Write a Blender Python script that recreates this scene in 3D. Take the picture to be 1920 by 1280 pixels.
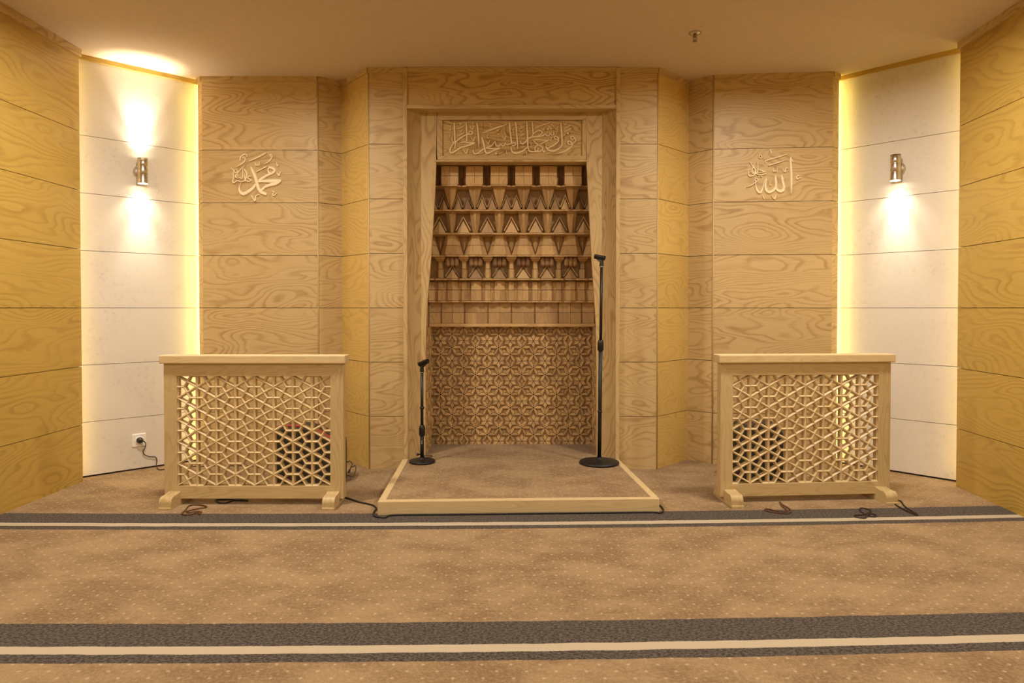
import bpy, bmesh, math, random
from mathutils import Vector, Matrix
V = Vector
C = bpy.context.scene.collection
for o in list(bpy.data.objects):
    bpy.data.objects.remove(o)
random.seed(7)

# ------------------------------------------------------------------ camera
F = 1280.0                      # focal length in pixels of the 1920x1280 frame
EYE = 1.07
PITCH = math.atan(20.0 / F)
cam_d = bpy.data.cameras.new('camera')
cam_d.sensor_fit = 'HORIZONTAL'
cam_d.sensor_width = 36.0
cam_d.lens = 36.0 * F / 1920.0
cam_d.shift_y = -43.0 / 1920.0
cam_d.clip_start = 0.05
cam = bpy.data.objects.new('camera', cam_d)
cam.location = (0, 0, EYE)
cam.rotation_euler = (math.pi / 2 - PITCH, 0, 0)
C.objects.link(cam)
bpy.context.scene.camera = cam

vs = bpy.context.scene.view_settings
bpy.context.scene.display_settings.display_device = 'sRGB'
vs.view_transform = 'Standard'
vs.look = 'None'
vs.exposure = 0.0
vs.gamma = 1.0
vs.use_curve_mapping = False

# ------------------------------------------------------------------ world + room lamps
w = bpy.data.worlds.new('world')
bpy.context.scene.world = w
w.use_nodes = True
w.node_tree.nodes['Background'].inputs[0].default_value = (0.05, 0.035, 0.02, 1)
w.node_tree.nodes['Background'].inputs[1].default_value = 0.2

WARM = (1.0, 0.895, 0.76)
CEIL = 2.65


def lamp(name, kind, loc, energy, color, rot=(0, 0, 0), **kw):
    d = bpy.data.lights.new(name, kind)
    d.energy = energy
    d.color = color
    for k, v in kw.items():
        setattr(d, k, v)
    o = bpy.data.objects.new(name, d)
    o.location = loc
    o.rotation_euler = rot
    C.objects.link(o)
    return o


# recessed ceiling lamps of the hall, in front of the niche
for lx, ly, e in ((-1.55, 3.2, 42), (1.55, 3.2, 42), (-1.5, 0.9, 17), (1.5, 0.9, 17),
                  (0, 0.6, 8), (-1.4, -0.9, 36), (1.4, -0.9, 36), (0, -2.4, 40)):
    lamp('ceiling_downlight', 'AREA', (lx, ly, CEIL - 0.004), e, WARM, shape='DISK', size=0.26,
         spread=math.radians(172))


# ------------------------------------------------------------------ pixel helpers
def ray(px, py):
    f = V((0, math.cos(PITCH), -math.sin(PITCH)))
    u = V((0, math.sin(PITCH), math.cos(PITCH)))
    return f * F + V((1, 0, 0)) * (px - 960.0) + u * (597.0 - py)


EYEP = V((0, 0, EYE))


def at(px, py, Y):
    d = ray(px, py)
    return EYEP + d * (Y / d.y)


def gnd(px, py, z=0.0):
    d = ray(px, py)
    return EYEP + d * ((z - EYE) / d.z)


def cp(px, py):
    p = gnd(px, py, CEIL)
    return V((p.x, p.y, 0))


def on_plane(px, py, P, n):
    d = ray(px, py)
    return EYEP + d * ((P - EYEP).dot(n) / d.dot(n))


# ------------------------------------------------------------------ materials
def new_mat(name):
    m = bpy.data.materials.new(name)
    m.use_nodes = True
    nt = m.node_tree
    for n in list(nt.nodes):
        nt.nodes.remove(n)
    out = nt.nodes.new('ShaderNodeOutputMaterial')
    b = nt.nodes.new('ShaderNodeBsdfPrincipled')
    nt.links.new(b.outputs[0], out.inputs[0])
    return m, nt, b


class NT:
    """short hand for wiring nodes"""
    def __init__(s, nt):
        s.nt = nt

    def n(s, t, **kw):
        x = s.nt.nodes.new(t)
        for k, v in kw.items():
            setattr(x, k, v)
        return x

    def link(s, a, b):
        s.nt.links.new(a, b)

    def _in(s, node, i, v):
        if isinstance(v, (int, float)):
            node.inputs[i].default_value = v
        elif isinstance(v, tuple):
            node.inputs[i].default_value = v
        elif v is not None:
            s.nt.links.new(v, node.inputs[i])

    def math(s, op, a, b=None, c=None):
        x = s.n('ShaderNodeMath', operation=op)
        s._in(x, 0, a)
        s._in(x, 1, b)
        s._in(x, 2, c)
        return x.outputs[0]

    def comb(s, a, b, c=0.0):
        x = s.n('ShaderNodeCombineXYZ')
        s._in(x, 0, a)
        s._in(x, 1, b)
        s._in(x, 2, c)
        return x.outputs[0]

    def noise(s, vec, scale, detail=2.0, rough=0.5, dist=0.0):
        x = s.n('ShaderNodeTexNoise')
        s._in(x, 'Vector', vec)
        x.inputs['Scale'].default_value = scale
        x.inputs['Detail'].default_value = detail
        x.inputs['Roughness'].default_value = rough
        x.inputs['Distortion'].default_value = dist
        return x.outputs[0]

    def ramp(s, fac, stops, interp='LINEAR'):
        x = s.n('ShaderNodeValToRGB')
        x.color_ramp.interpolation = interp
        e = x.color_ramp.elements
        while len(e) < len(stops):
            e.new(0.5)
        for k, (p, c) in enumerate(stops):
            e[k].position = p
            e[k].color = (c[0], c[1], c[2], 1) if isinstance(c, tuple) else (c, c, c, 1)
        s._in(x, 0, fac)
        return x.outputs[0]

    def mix(s, fac, a, b, mode='MIX'):
        x = s.n('ShaderNodeMix', data_type='RGBA', blend_type=mode)
        s._in(x, 0, fac)
        s._in(x, 6, a if not isinstance(a, tuple) else (a[0], a[1], a[2], 1))
        s._in(x, 7, b if not isinstance(b, tuple) else (b[0], b[1], b[2], 1))
        return x.outputs[2]

    def bump(s, h, strength, dist):
        x = s.n('ShaderNodeBump')
        x.inputs['Strength'].default_value = strength
        x.inputs['Distance'].default_value = dist
        s._in(x, 'Height', h)
        return x.outputs[0]


def wood(name, light, dark, ring=13.0, su=2.2, sv=8.0, amount=0.55, rough=0.42, fibre=0.25, red=None):
    m, nt, b = new_mat(name)
    k = NT(nt)
    uv = k.n('ShaderNodeUVMap', uv_map='grain')
    sp = k.n('ShaderNodeSeparateXYZ')
    k.link(uv.outputs[0], sp.inputs[0])
    u, v = sp.outputs[0], sp.outputs[1]
    field = k.noise(k.comb(k.math('MULTIPLY', u, su), k.math('MULTIPLY', v, sv)), 1.0, 1.5, 0.45, 0.25)
    wob = k.noise(k.comb(k.math('MULTIPLY', u, 14.0), k.math('MULTIPLY', v, 60.0)), 1.0, 2.0)
    val = k.math('ADD', k.math('MULTIPLY', field, ring), k.math('MULTIPLY', v, 16.0))
    val = k.math('ADD', val, k.math('MULTIPLY', wob, 0.35))
    fr = k.math('FRACT', val)
    line = k.ramp(fr, [(0.0, 0.0), (0.50, 0.12), (0.80, 1.0), (0.92, 0.6), (1.0, 0.0)])
    patch = k.noise(k.comb(k.math('MULTIPLY', u, 1.3), k.math('MULTIPLY', v, 4.0)), 1.7, 2.0)
    patch = k.ramp(patch, [(0.3, 0.25), (0.65, 1.0)])
    fib = k.noise(k.comb(k.math('MULTIPLY', u, 9.0), k.math('MULTIPLY', v, 330.0)), 1.0, 3.0, 0.6)
    fac = k.math('MULTIPLY', k.math('MULTIPLY', line, patch), amount)
    col = k.mix(fac, light, dark)
    fibm = k.math('MULTIPLY', k.ramp(fib, [(0.35, 1.0), (0.6, 0.0)]), fibre)
    col = k.mix(fibm, col, dark)
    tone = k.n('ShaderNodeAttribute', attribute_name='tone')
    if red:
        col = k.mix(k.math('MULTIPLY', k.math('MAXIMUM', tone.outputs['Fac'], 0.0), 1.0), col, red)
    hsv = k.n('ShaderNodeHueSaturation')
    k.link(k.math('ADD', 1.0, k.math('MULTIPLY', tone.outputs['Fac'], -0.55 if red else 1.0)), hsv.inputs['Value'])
    k.link(col, hsv.inputs['Color'])
    k.link(hsv.outputs[0], b.inputs['Base Color'])
    b.inputs['Roughness'].default_value = rough
    b.inputs['Specular IOR Level'].default_value = 0.35
    k.link(k.bump(k.math('ADD', fib, k.math('MULTIPLY', line, 0.6)), 0.06, 0.002), b.inputs['Normal'])
    return m


def plain(name, col, rough=0.5, metal=0.0, spec=0.5):
    m, nt, b = new_mat(name)
    k = NT(nt)
    tc = k.n('ShaderNodeTexCoord')
    n = k.noise(tc.outputs['Object'], 30.0, 3.0)
    c2 = tuple(x * 0.86 for x in col)
    k.link(k.mix(n, col, c2), b.inputs['Base Color'])
    b.inputs['Roughness'].default_value = rough
    b.inputs['Metallic'].default_value = metal
    b.inputs['Specular IOR Level'].default_value = spec
    return m


def emit(name, col, strength):
    m, nt, b = new_mat(name)
    b.inputs['Base Color'].default_value = (0.8, 0.8, 0.8, 1)
    b.inputs['Emission Color'].default_value = (col[0], col[1], col[2], 1)
    b.inputs['Emission Strength'].default_value = strength
    return m


M = {}
ASH = (0.62, 0.458, 0.222)
ASH_D = (0.35, 0.20, 0.07)
M['ash'] = wood('ash_veneer', ASH, ASH_D, ring=19.0, su=1.5, sv=5.0, amount=0.72)
M['ash_side'] = wood('ash_veneer_golden', (0.54, 0.365, 0.085), (0.33, 0.19, 0.032), ring=17.0, su=1.2, sv=4.5, amount=0.62)
M['ash_reflect'] = wood('ash_veneer_reflect_tint', (0.66, 0.46, 0.15), (0.46, 0.285, 0.07), ring=18.0, su=2.0, sv=4.5, amount=0.6)  # golden reflection of the side walls put into the veneer colour
M['ash_bold'] = wood('ash_veneer_bold', (0.64, 0.45, 0.19), (0.30, 0.16, 0.045), ring=17.0, su=1.9, sv=7.0, amount=0.95)
M['ash_pale'] = wood('pale_ash', (0.70, 0.55, 0.31), (0.48, 0.33, 0.14), su=2.0, sv=14.0, amount=0.45)
M['ash_screen'] = wood('screen_ash', (0.60, 0.46, 0.235), (0.42, 0.285, 0.115), ring=12.0, su=1.8, sv=9.0, amount=0.6)
M['ash_letter'] = wood('pale_ash_letters', (0.93, 0.82, 0.58), (0.86, 0.72, 0.47), amount=0.3)
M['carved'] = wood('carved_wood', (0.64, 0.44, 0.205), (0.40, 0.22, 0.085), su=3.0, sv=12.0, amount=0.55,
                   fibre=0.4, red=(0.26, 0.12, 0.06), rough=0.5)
M['gap'] = plain('dark_joint', (0.06, 0.035, 0.018), 0.9)
M['ceiling'] = plain('ceiling_paint', (0.70, 0.585, 0.46), 0.85, spec=0.1)
M['black'] = plain('black_metal', (0.012, 0.011, 0.011), 0.45)
M['black_plastic'] = plain('black_plastic', (0.010, 0.010, 0.011), 0.3)
M['cable'] = plain('black_rubber', (0.013, 0.012, 0.011), 0.5)
M['brown_cord'] = plain('brown_cord', (0.05, 0.028, 0.014), 0.5)
M['bead'] = plain('brown_bead', (0.13, 0.052, 0.02), 0.35)
M['bead_dark'] = plain('dark_bead', (0.035, 0.017, 0.009), 0.35)
M['white_plastic'] = plain('white_plastic', (0.93, 0.91, 0.88), 0.3)
M['steel'] = plain('brushed_steel', (0.62, 0.56, 0.50), 0.30, 1.0)
M['brass'] = plain('sprinkler_metal', (0.35, 0.22, 0.10), 0.35, 1.0)
M['drum'] = plain('dark_drum', (0.035, 0.032, 0.022), 0.55)
M['red'] = plain('red_rim', (0.40, 0.035, 0.02), 0.5)
M['dark_red'] = plain('dark_rim', (0.03, 0.012, 0.012), 0.5)
M['mark'] = plain('printed_mark', (0.35, 0.35, 0.35), 0.5)
M['lens'] = emit('lamp_lens', (1.0, 0.86, 0.62), 30.0)
M['lens_off'] = plain('lamp_lens_unlit', (0.5, 0.48, 0.45), 0.2)
M['led'] = emit('led_strip_glow', (1.0, 0.72, 0.16), 75.0)
M['led_dim'] = emit('led_strip_glow_dim', (1.0, 0.66, 0.16), 16.0)


def stone():
    m, nt, b = new_mat('pale_stone')
    k = NT(nt)
    tc = k.n('ShaderNodeTexCoord')
    v = tc.outputs['Object']
    big = k.ramp(k.noise(v, 3.5, 4.0), [(0.42, 0.0), (0.62, 1.0)])
    spk = k.ramp(k.noise(v, 38.0, 5.0, 0.65, 0.5), [(0.52, 0.0), (0.66, 1.0)])
    col = k.mix(k.math('MULTIPLY', big, 0.22), (0.71, 0.66, 0.59), (0.61, 0.56, 0.49))
    col = k.mix(k.math('MULTIPLY', spk, k.math('ADD', 0.06, k.math('MULTIPLY', big, 0.22))), col, (0.42, 0.38, 0.33))
    k.link(col, b.inputs['Base Color'])
    b.inputs['Roughness'].default_value = 0.5
    b.inputs['Specular IOR Level'].default_value = 0.3
    return m


M['stone'] = stone()


def carpet(stripes):
    m, nt, b = new_mat('carpet_striped' if stripes else 'carpet_plain')
    k = NT(nt)
    g = k.n('ShaderNodeNewGeometry')
    sp = k.n('ShaderNodeSeparateXYZ')
    k.link(g.outputs['Position'], sp.inputs[0])
    x, y = sp.outputs[0], sp.outputs[1]
    pos = g.outputs['Position']
    fine = k.noise(pos, 260.0, 3.0, 0.7)
    mid = k.noise(pos, 80.0, 4.0, 0.7)
    nap = k.noise(k.comb(k.math('MULTIPLY', x, 0.7), y), 4.2, 6.0, 0.68, 0.2)
    napf = k.ramp(nap, [(0.40, 0.0), (0.60, 1.0)])
    beige = k.mix(napf, (0.235, 0.145, 0.062), (0.400, 0.278, 0.135))
    beige = k.mix(k.math('MULTIPLY', k.ramp(fine, [(0.42, 1.0), (0.58, 0.0)]), 0.5), beige, (0.20, 0.11, 0.045))
    beige = k.mix(k.math('MULTIPLY', k.ramp(mid, [(0.46, 0.0), (0.62, 1.0)]), 0.40), beige, (0.50, 0.34, 0.19))
    # woven dots in staggered rows
    rowv = k.math('DIVIDE', y, 0.038)
    row = k.math('FLOOR', rowv)
    uu = k.math('ADD', k.math('DIVIDE', x, 0.088), k.math('MULTIPLY', row, 0.5))
    uu = k.math('ADD', uu, k.math('MULTIPLY', k.math('SINE', k.math('MULTIPLY', row, 2.3)), 0.06))
    du = k.math('MULTIPLY', k.math('SUBTRACT', k.math('FRACT', uu), 0.5), 0.088)
    dv = k.math('MULTIPLY', k.math('SUBTRACT', k.math('FRACT', rowv), 0.5), 0.038)
    d = k.math('SQRT', k.math('ADD', k.math('MULTIPLY', du, du), k.math('MULTIPLY', dv, dv)))
    d = k.math('ADD', d, k.math('MULTIPLY', k.math('SUBTRACT', fine, 0.5), 0.006))
    dot = k.ramp(k.math('MULTIPLY', d, 100.0), [(0.22, 1.0), (0.72, 0.0)])
    col = k.mix(k.math('MULTIPLY', dot, 0.5), beige, (0.72, 0.56, 0.36))
    if stripes:
        curve = k.math('ADD', k.math('MULTIPLY', x, 0.025), k.math('MULTIPLY', k.math('MULTIPLY', x, x), 0.0085))
        wob = k.math('MULTIPLY', k.math('SUBTRACT', k.noise(pos, 7.0, 2.0), 0.5), 0.012)
        wob2 = k.math('MULTIPLY', k.math('SUBTRACT', fine, 0.5), 0.010)
        s = k.math('SUBTRACT', k.math('SUBTRACT', k.math('ADD', 2.315, curve), y), k.math('ADD', wob, wob2))
        s = k.math('FLOORED_MODULO', s, 1.238)
        dk = k.mix(k.ramp(k.noise(k.comb(x, k.math('MULTIPLY', y, 1.5)), 85.0, 4.0, 0.75), [(0.44, 0.0), (0.58, 1.0)]),
                   (0.022, 0.016, 0.013), (0.135, 0.105, 0.080))
        wh = k.mix(k.math('MULTIPLY', fine, 0.4), (0.56, 0.47, 0.33), (0.44, 0.35, 0.23))
        in_all = k.math('MULTIPLY', k.math('LESS_THAN', s, 0.258), k.math('LESS_THAN', y, 4.2))
        in_w = k.math('MULTIPLY', k.math('MULTIPLY', k.math('GREATER_THAN', s, 0.156), k.math('LESS_THAN', s, 0.205)), in_all)
        col = k.mix(in_all, col, dk)
        col = k.mix(in_w, col, wh)
    k.link(col, b.inputs['Base Color'])
    b.inputs['Roughness'].default_value = 0.95
    b.inputs['Specular IOR Level'].default_value = 0.05
    b.inputs['Sheen Weight'].default_value = 0.15
    k.link(k.bump(k.math('ADD', fine, k.math('MULTIPLY', mid, 0.7)), 0.55, 0.006), b.inputs['Normal'])
    return m


M['carpet'] = carpet(True)
M['carpet_plain'] = carpet(False)


# ------------------------------------------------------------------ mesh builder
class MB:
    def __init__(s):
        s.v, s.f, s.uv, s.t, s.sm = [], [], [], [], []

    def face(s, pts, grain=None, off=None, tone=0.0, smooth=False):
        pts = [V(p) for p in pts]
        i0 = len(s.v)
        s.v += pts
        s.f.append(list(range(i0, i0 + len(pts))))
        n = V((0, 0, 0))
        for i in range(len(pts)):
            n += (pts[i] - pts[0]).cross(pts[(i + 1) % len(pts)] - pts[0])
        n = n.normalized() if n.length > 1e-12 else V((0, 0, 1))
        g = V(grain) if grain is not None else V((1, 0, 0))
        g = g - n * g.dot(n)
        if g.length < 0.05:
            g = n.orthogonal()
        g.normalize()
        h = n.cross(g)
        ou, ov = off if off else (0, 0)
        s.uv.append([(p.dot(g) + ou, p.dot(h) + ov) for p in pts])
        s.t.append(tone)
        s.sm.append(smooth)

    def off(s):
        return (random.uniform(0, 40), random.uniform(0, 40))

    def box(s, o, ax, ay, az, grain=None, tone=0.0, off=None):
        o, ax, ay, az = V(o), V(ax), V(ay), V(az)
        if ax.cross(ay).dot(az) < 0:
            ax, ay = ay, ax
        off = off or s.off()
        if grain is None:
            grain = max((ax, ay, az), key=lambda q: q.length)
        P = lambda i, j, k: o + ax * i + ay * j + az * k
        for q in (((0, 0, 0), (0, 1, 0), (1, 1, 0), (1, 0, 0)), ((0, 0, 1), (1, 0, 1), (1, 1, 1), (0, 1, 1)),
                  ((0, 0, 0), (1, 0, 0), (1, 0, 1), (0, 0, 1)), ((0, 1, 0), (0, 1, 1), (1, 1, 1), (1, 1, 0)),
                  ((0, 0, 0), (0, 0, 1), (0, 1, 1), (0, 1, 0)), ((1, 0, 0), (1, 1, 0), (1, 1, 1), (1, 0, 1))):
            s.face([P(*c) for c in q], grain, off, tone)

    def cube(s, x0, x1, y0, y1, z0, z1, grain=None, tone=0.0):
        s.box((x0, y0, z0), (x1 - x0, 0, 0), (0, y1 - y0, 0), (0, 0, z1 - z0), grain, tone)

    def prism(s, poly, vec, grain=None, tone=0.0, off=None, smooth_side=False):
        """poly: planar outline, counter-clockwise seen against vec"""
        vec = V(vec)
        poly = [V(p) for p in poly]
        n = V((0, 0, 0))
        for i in range(len(poly)):
            n += (poly[i] - poly[0]).cross(poly[(i + 1) % len(poly)] - poly[0])
        if n.dot(vec) < 0:
            poly.reverse()
        off = off or s.off()
        s.face([p + vec for p in poly], grain, off, tone)
        s.face(list(reversed(poly)), grain, off, tone)
        for i in range(len(poly)):
            a, b_ = poly[i], poly[(i + 1) % len(poly)]
            s.face([a, b_, b_ + vec, a + vec], grain, off, tone, smooth_side)

    def hull(s, pts, grain=(0, 0, 1), tone=0.0):
        bm = bmesh.new()
        for p in pts:
            bm.verts.new(p)
        r = bmesh.ops.convex_hull(bm, input=bm.verts)
        bmesh.ops.dissolve_limit(bm, angle_limit=0.02, verts=bm.verts, edges=bm.edges)
        off = s.off()
        bm.normal_update()
        for f in bm.faces:
            s.face([v.co.copy() for v in f.verts], grain, off, tone)
        bm.free()

    def tube(s, path, r, seg=8, closed=False, tone=0.0):
        path = [V(p) for p in path]
        n = len(path)
        rings = []
        up = V((0, 0, 1))
        for i, p in enumerate(path):
            a = path[(i - 1) % n] if (closed or i > 0) else path[i]
            b_ = path[(i + 1) % n] if (closed or i < n - 1) else path[i]
            t = (b_ - a)
            t = t.normalized() if t.length > 1e-9 else V((0, 0, 1))
            ref = up if abs(t.z) < 0.9 else V((0, 1, 0))
            s1 = t.cross(ref).normalized()
            s2 = s1.cross(t).normalized()
            rr = r[i] if isinstance(r, (list, tuple)) else r
            rings.append([p + (s1 * math.cos(2 * math.pi * q / seg) + s2 * math.sin(2 * math.pi * q / seg)) * rr
                          for q in range(seg)])
        m = n if closed else n - 1
        for i in range(m):
            A, B = rings[i], rings[(i + 1) % n]
            for q in range(seg):
                s.face([A[q], A[(q + 1) % seg], B[(q + 1) % seg], B[q]][::-1], None, None, tone, True)
        if not closed:
            s.face(rings[0], None, None, tone)
            s.face(rings[-1][::-1], None, None, tone)

    def lathe(s, prof, o=(0, 0, 0), axis=(0, 0, 1), seg=32, smooth=True, cap=True):
        """prof: (r, h) from bottom to top"""
        o, ax = V(o), V(axis).normalized()
        e1 = ax.orthogonal().normalized()
        e2 = ax.cross(e1)
        rings = [[o + ax * h + (e1 * math.cos(2 * math.pi * q / seg) + e2 * math.sin(2 * math.pi * q / seg)) * r
                  for q in range(seg)] for r, h in prof]
        for A, B in zip(rings, rings[1:]):
            for q in range(seg):
                s.face([A[q], A[(q + 1) % seg], B[(q + 1) % seg], B[q]], ax, (0, 0), 0.0, smooth)
        if cap:
            s.face(rings[0][::-1])
            s.face(rings[-1])

    def ball(s, c, r, seg=6, rings=4):
        c = V(c)
        prof = [(max(1e-4, r * math.sin(math.pi * i / rings)), -r * math.cos(math.pi * i / rings)) for i in range(rings + 1)]
        s.lathe(prof, c, (0, 0, 1), seg, True, False)

    def build(s, name, mat, parent=None, bevel=0.0, merge=True, seg=2):
        off = V((0, 0, 0))
        q = parent
        while q is not None:
            if q.get('_org') is not None:
                off = V(q['_org'])
            q = q.parent
        me = bpy.data.meshes.new(name)
        me.from_pydata([tuple(p - off) for p in s.v], [], s.f)
        lay = me.uv_layers.new(name='grain')
        i = 0
        for uvs in s.uv:
            for uv in uvs:
                lay.data[i].uv = uv
                i += 1
        at_ = me.attributes.new('tone', 'FLOAT', 'FACE')
        at_.data.foreach_set('value', s.t)
        me.polygons.foreach_set('use_smooth', s.sm)
        if merge:
            bm = bmesh.new()
            bm.from_mesh(me)
            bmesh.ops.remove_doubles(bm, verts=bm.verts, dist=1e-5)
            bm.to_mesh(me)
            bm.free()
        me.materials.append(mat)
        o = bpy.data.objects.new(name, me)
        C.objects.link(o)
        if parent is not None:
            o.parent = parent
        if bevel:
            b = o.modifiers.new('edge', 'BEVEL')
            b.width = bevel
            b.segments = seg
            b.limit_method = 'ANGLE'
            b.angle_limit = math.radians(40)
        return o


def thing(name, label, cat, loc=(0, 0, 0), group=None):
    o = bpy.data.objects.new(name, None)
    o.empty_display_size = 0.05
    C.objects.link(o)
    o.location = loc
    o['_org'] = tuple(loc)
    o['label'] = label
    o['category'] = cat
    if group:
        o['group'] = group
    return o


def tag(o, label, cat, group=None):
    o['label'] = label
    o['category'] = cat
    if group:
        o['group'] = group
    return o


def struct(o):
    o['kind'] = 'structure'
    return o


def copy_tree(o, parent=None):
    c = o.copy()
    C.objects.link(c)
    c.parent = parent
    for ch in list(o.children):
        copy_tree(ch, c)
    return c


def smooth_path(pts, n=6, closed=False):
    """Catmull-Rom through points of any dimension"""
    out = []
    m = len(pts)
    rng = range(m if closed else m - 1)
    for i in rng:
        p1, p2 = pts[i], pts[(i + 1) % m]
        p0 = pts[(i - 1) % m] if (closed or i > 0) else p1
        p3 = pts[(i + 2) % m] if (closed or i < m - 2) else p2
        for k in range(n):
            t = k / n
            out.append(tuple(0.5 * ((2 * b) + (-a + c) * t + (2 * a - 5 * b + 4 * c - d) * t * t
                                    + (-a + 3 * b - 3 * c + d) * t ** 3) for a, b, c, d in zip(p0, p1, p2, p3)))
    if not closed:
        out.append(tuple(pts[-1]))
    return out


# ------------------------------------------------------------------ plan of the niche wall (from the ceiling line)
L0 = cp(761, 127.1)
L1, L2, L3, L4, L5 = cp(690.5, 127.1), cp(640, 153.8), cp(595, 143.8), cp(378, 143.6), cp(370.5, 147.5)
R0 = cp(1157, 127.1)
R1, R2, R3, R4, R5 = cp(1234, 127.0), cp(1291.7, 153.3), cp(1338.5, 141.2), cp(1562.5, 134.8), cp(1573.5, 140.5)
WLa, WLb = cp(371, 151.0), cp(146.5, 101.0)
WRa, WRb = cp(1574, 143.8), cp(1801, 90.0)
SLa, SLb = cp(147.5, 92.0), cp(0, 4.5)
SRa, SRb = cp(1801, 78.0), cp(1920, -1.0)
L0.y = L1.y
R0.y = R1.y
NY = (L1.y + R1.y) / 2
JOINTS = [0.0, 0.35, 0.71, 1.07, 1.43, 1.79, 2.15, CEIL]
0 and print('PLAN', [tuple(round(c, 3) for c in p) for p in (L0, L1, L2, L3, L4, L5, WLa, WLb, SLa, SLb, R0, R1, R2, R3, R4, R5, WRa, WRb, SRa, SRb)])


def side_n(A, B):
    """normal of a wall run pointing to the room (camera side)"""
    d = (B - A).normalized()
    n = V((d.y, -d.x, 0))
    mid = (A + B) / 2
    if n.dot(V((0, 0.0, 0)) - mid) < 0:
        n = -n
    return n


def courses(mb, A, B, zs=JOINTS, thick=0.018, gap=0.0035, tones=0.05, mirror=False, grain=None, z_lo=0.0):
    n = side_n(A, B)
    d = (B - A)
    for i in range(len(zs) - 1):
        z0 = zs[i] + (gap / 2 if i else z_lo)
        z1 = zs[i + 1] - (gap / 2 if i < len(zs) - 2 else 0)
        mb.box(A - n * thick + V((0, 0, z0)), d, n * thick, V((0, 0, z1 - z0)), grain or d,
               random.uniform(-tones, tones))


def backing(mb, A, B, depth=0.02, z0=0.0, z1=CEIL, t=0.02):
    n = side_n(A, B)
    mb.box(A - n * (depth + t) + V((0, 0, z0)), (B - A), n * t, V((0, 0, z1 - z0)))


def cornice(mb, pts, h=0.035, d=0.012, z1=CEIL):
    for A, B in zip(pts, pts[1:]):
        n = side_n(A, B)
        mb.box(A + V((0, 0, z1 - h)), B - A, n * d, V((0, 0, h)), B - A)


def corner_bead(mb, p, a, z0=0.0, z1=CEIL):
    mb.lathe([(a, z0), (a, z1)], p, (0, 0, 1), 8)


# wood facets left and right of the niche
for nm, run in (('left', [L0, L1, L2, L3, L4, L5]), ('right', [R0, R1, R2, R3, R4, R5])):
    mb = MB()
    bk = MB()
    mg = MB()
    for i, (A, B) in enumerate(zip(run, run[1:])):
        if i == 4:                      # thin edge return in front of the light strip
            courses(mb, A, B, thick=0.008)
            backing(bk, A, B, 0.009, t=0.003)
        else:
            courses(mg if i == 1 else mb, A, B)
            backing(bk, A, B)
    struct(mg.build('wall_front_%s_return' % nm, M['ash_reflect']))
    wall = struct(mb.build('wall_front_' + nm, M['ash']))
    gp = struct(bk.build('wall_front_%s_joint_backing' % nm, M['gap'], wall))
    tr = MB()
    cornice(tr, run)
    cb = MB()
    for p in (run[1], run[3]):
        corner_bead(cb, p, 0.005)
    struct(tr.build('trim_1' if nm == 'left' else 'trim_2', M['ash']))
    struct(cb.build('trim_3' if nm == 'left' else 'trim_4', M['ash_screen']))

# pale stone walls, running on behind the wood at both ends
for nm, a, b_ in (('left', WLa, WLb), ('right', WRa, WRb)):
    d = (b_ - a).normalized()
    A, B = a - d * 0.22, b_ + d * 0.22
    n = side_n(a, b_)
    mb = MB()
    zs = [0.012, 0.35, 0.71, 1.07, 1.43, 1.79, 2.15, CEIL]
    courses(mb, A, B, zs, thick=0.02, gap=0.003, tones=0.0, z_lo=0.0)
    wall = struct(mb.build('wall_stone_' + nm, M['stone']))
    bk = MB()
    backing(bk, A, B, 0.02)
    struct(bk.build('wall_stone_%s_joint_backing' % nm, M['gap'], wall))
    tr = MB()
    tr.box(A + V((0, 0, CEIL - 0.03)), B - A, n * 0.012, V((0, 0, 0.03)), B - A)
    struct(tr.build('trim_5' if nm == 'left' else 'trim_6', M['ash_side']))

# golden wood side walls; they run on past the camera
for nm, a, b_ in (('left', SLa, SLb), ('right', SRa, SRb)):
    d = (b_ - a).normalized()
    B = a + d * 7.6
    mb = MB()
    for s0, s1 in ((0.0, 2.44), (2.44, 4.88), (4.88, 7.6)):
        courses(mb, a + d * s0, a + d * s1, tones=0.04)
    wall = struct(mb.build('wall_' + nm, M['ash_side']))
    bk = MB()
    backing(bk, a, B)
    struct(bk.build('wall_%s_joint_backing' % nm, M['gap'], wall))
    tr = MB()
    cornice(tr, [a - d * 0.006, B], 0.045, 0.014)
    struct(tr.build('trim_7' if nm == 'left' else 'trim_8', M['ash']))

mb = MB()
mb.cube(-3.4, 3.4, -3.6, -3.5, 0, CEIL)
struct(mb.build('wall_back', M['ash']))
mb = MB()
mb.cube(-3.4, 3.4, -3.6, 5.4, -0.1, 0.0)
struct(mb.build('floor', M['carpet']))
mb = MB()
mb.cube(-3.4, 3.4, -3.6, 5.4, CEIL, CEIL + 0.1)
struct(mb.build('ceiling', M['ceiling']))

# ------------------------------------------------------------------ hidden light strips behind the wood edges
def led(A, inward, n, mat, label):
    """vertical strip stuck on the back of a wood edge, facing the stone"""
    mb = MB()
    mb.box(A + V((0, 0, 0.02)), inward * 0.010, n * 0.004, V((0, 0, CEIL - 0.06)))
    o = mb.build('led_strip', mat)
    return tag(o, label, 'light strip', 'hidden yellow light strips')


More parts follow.
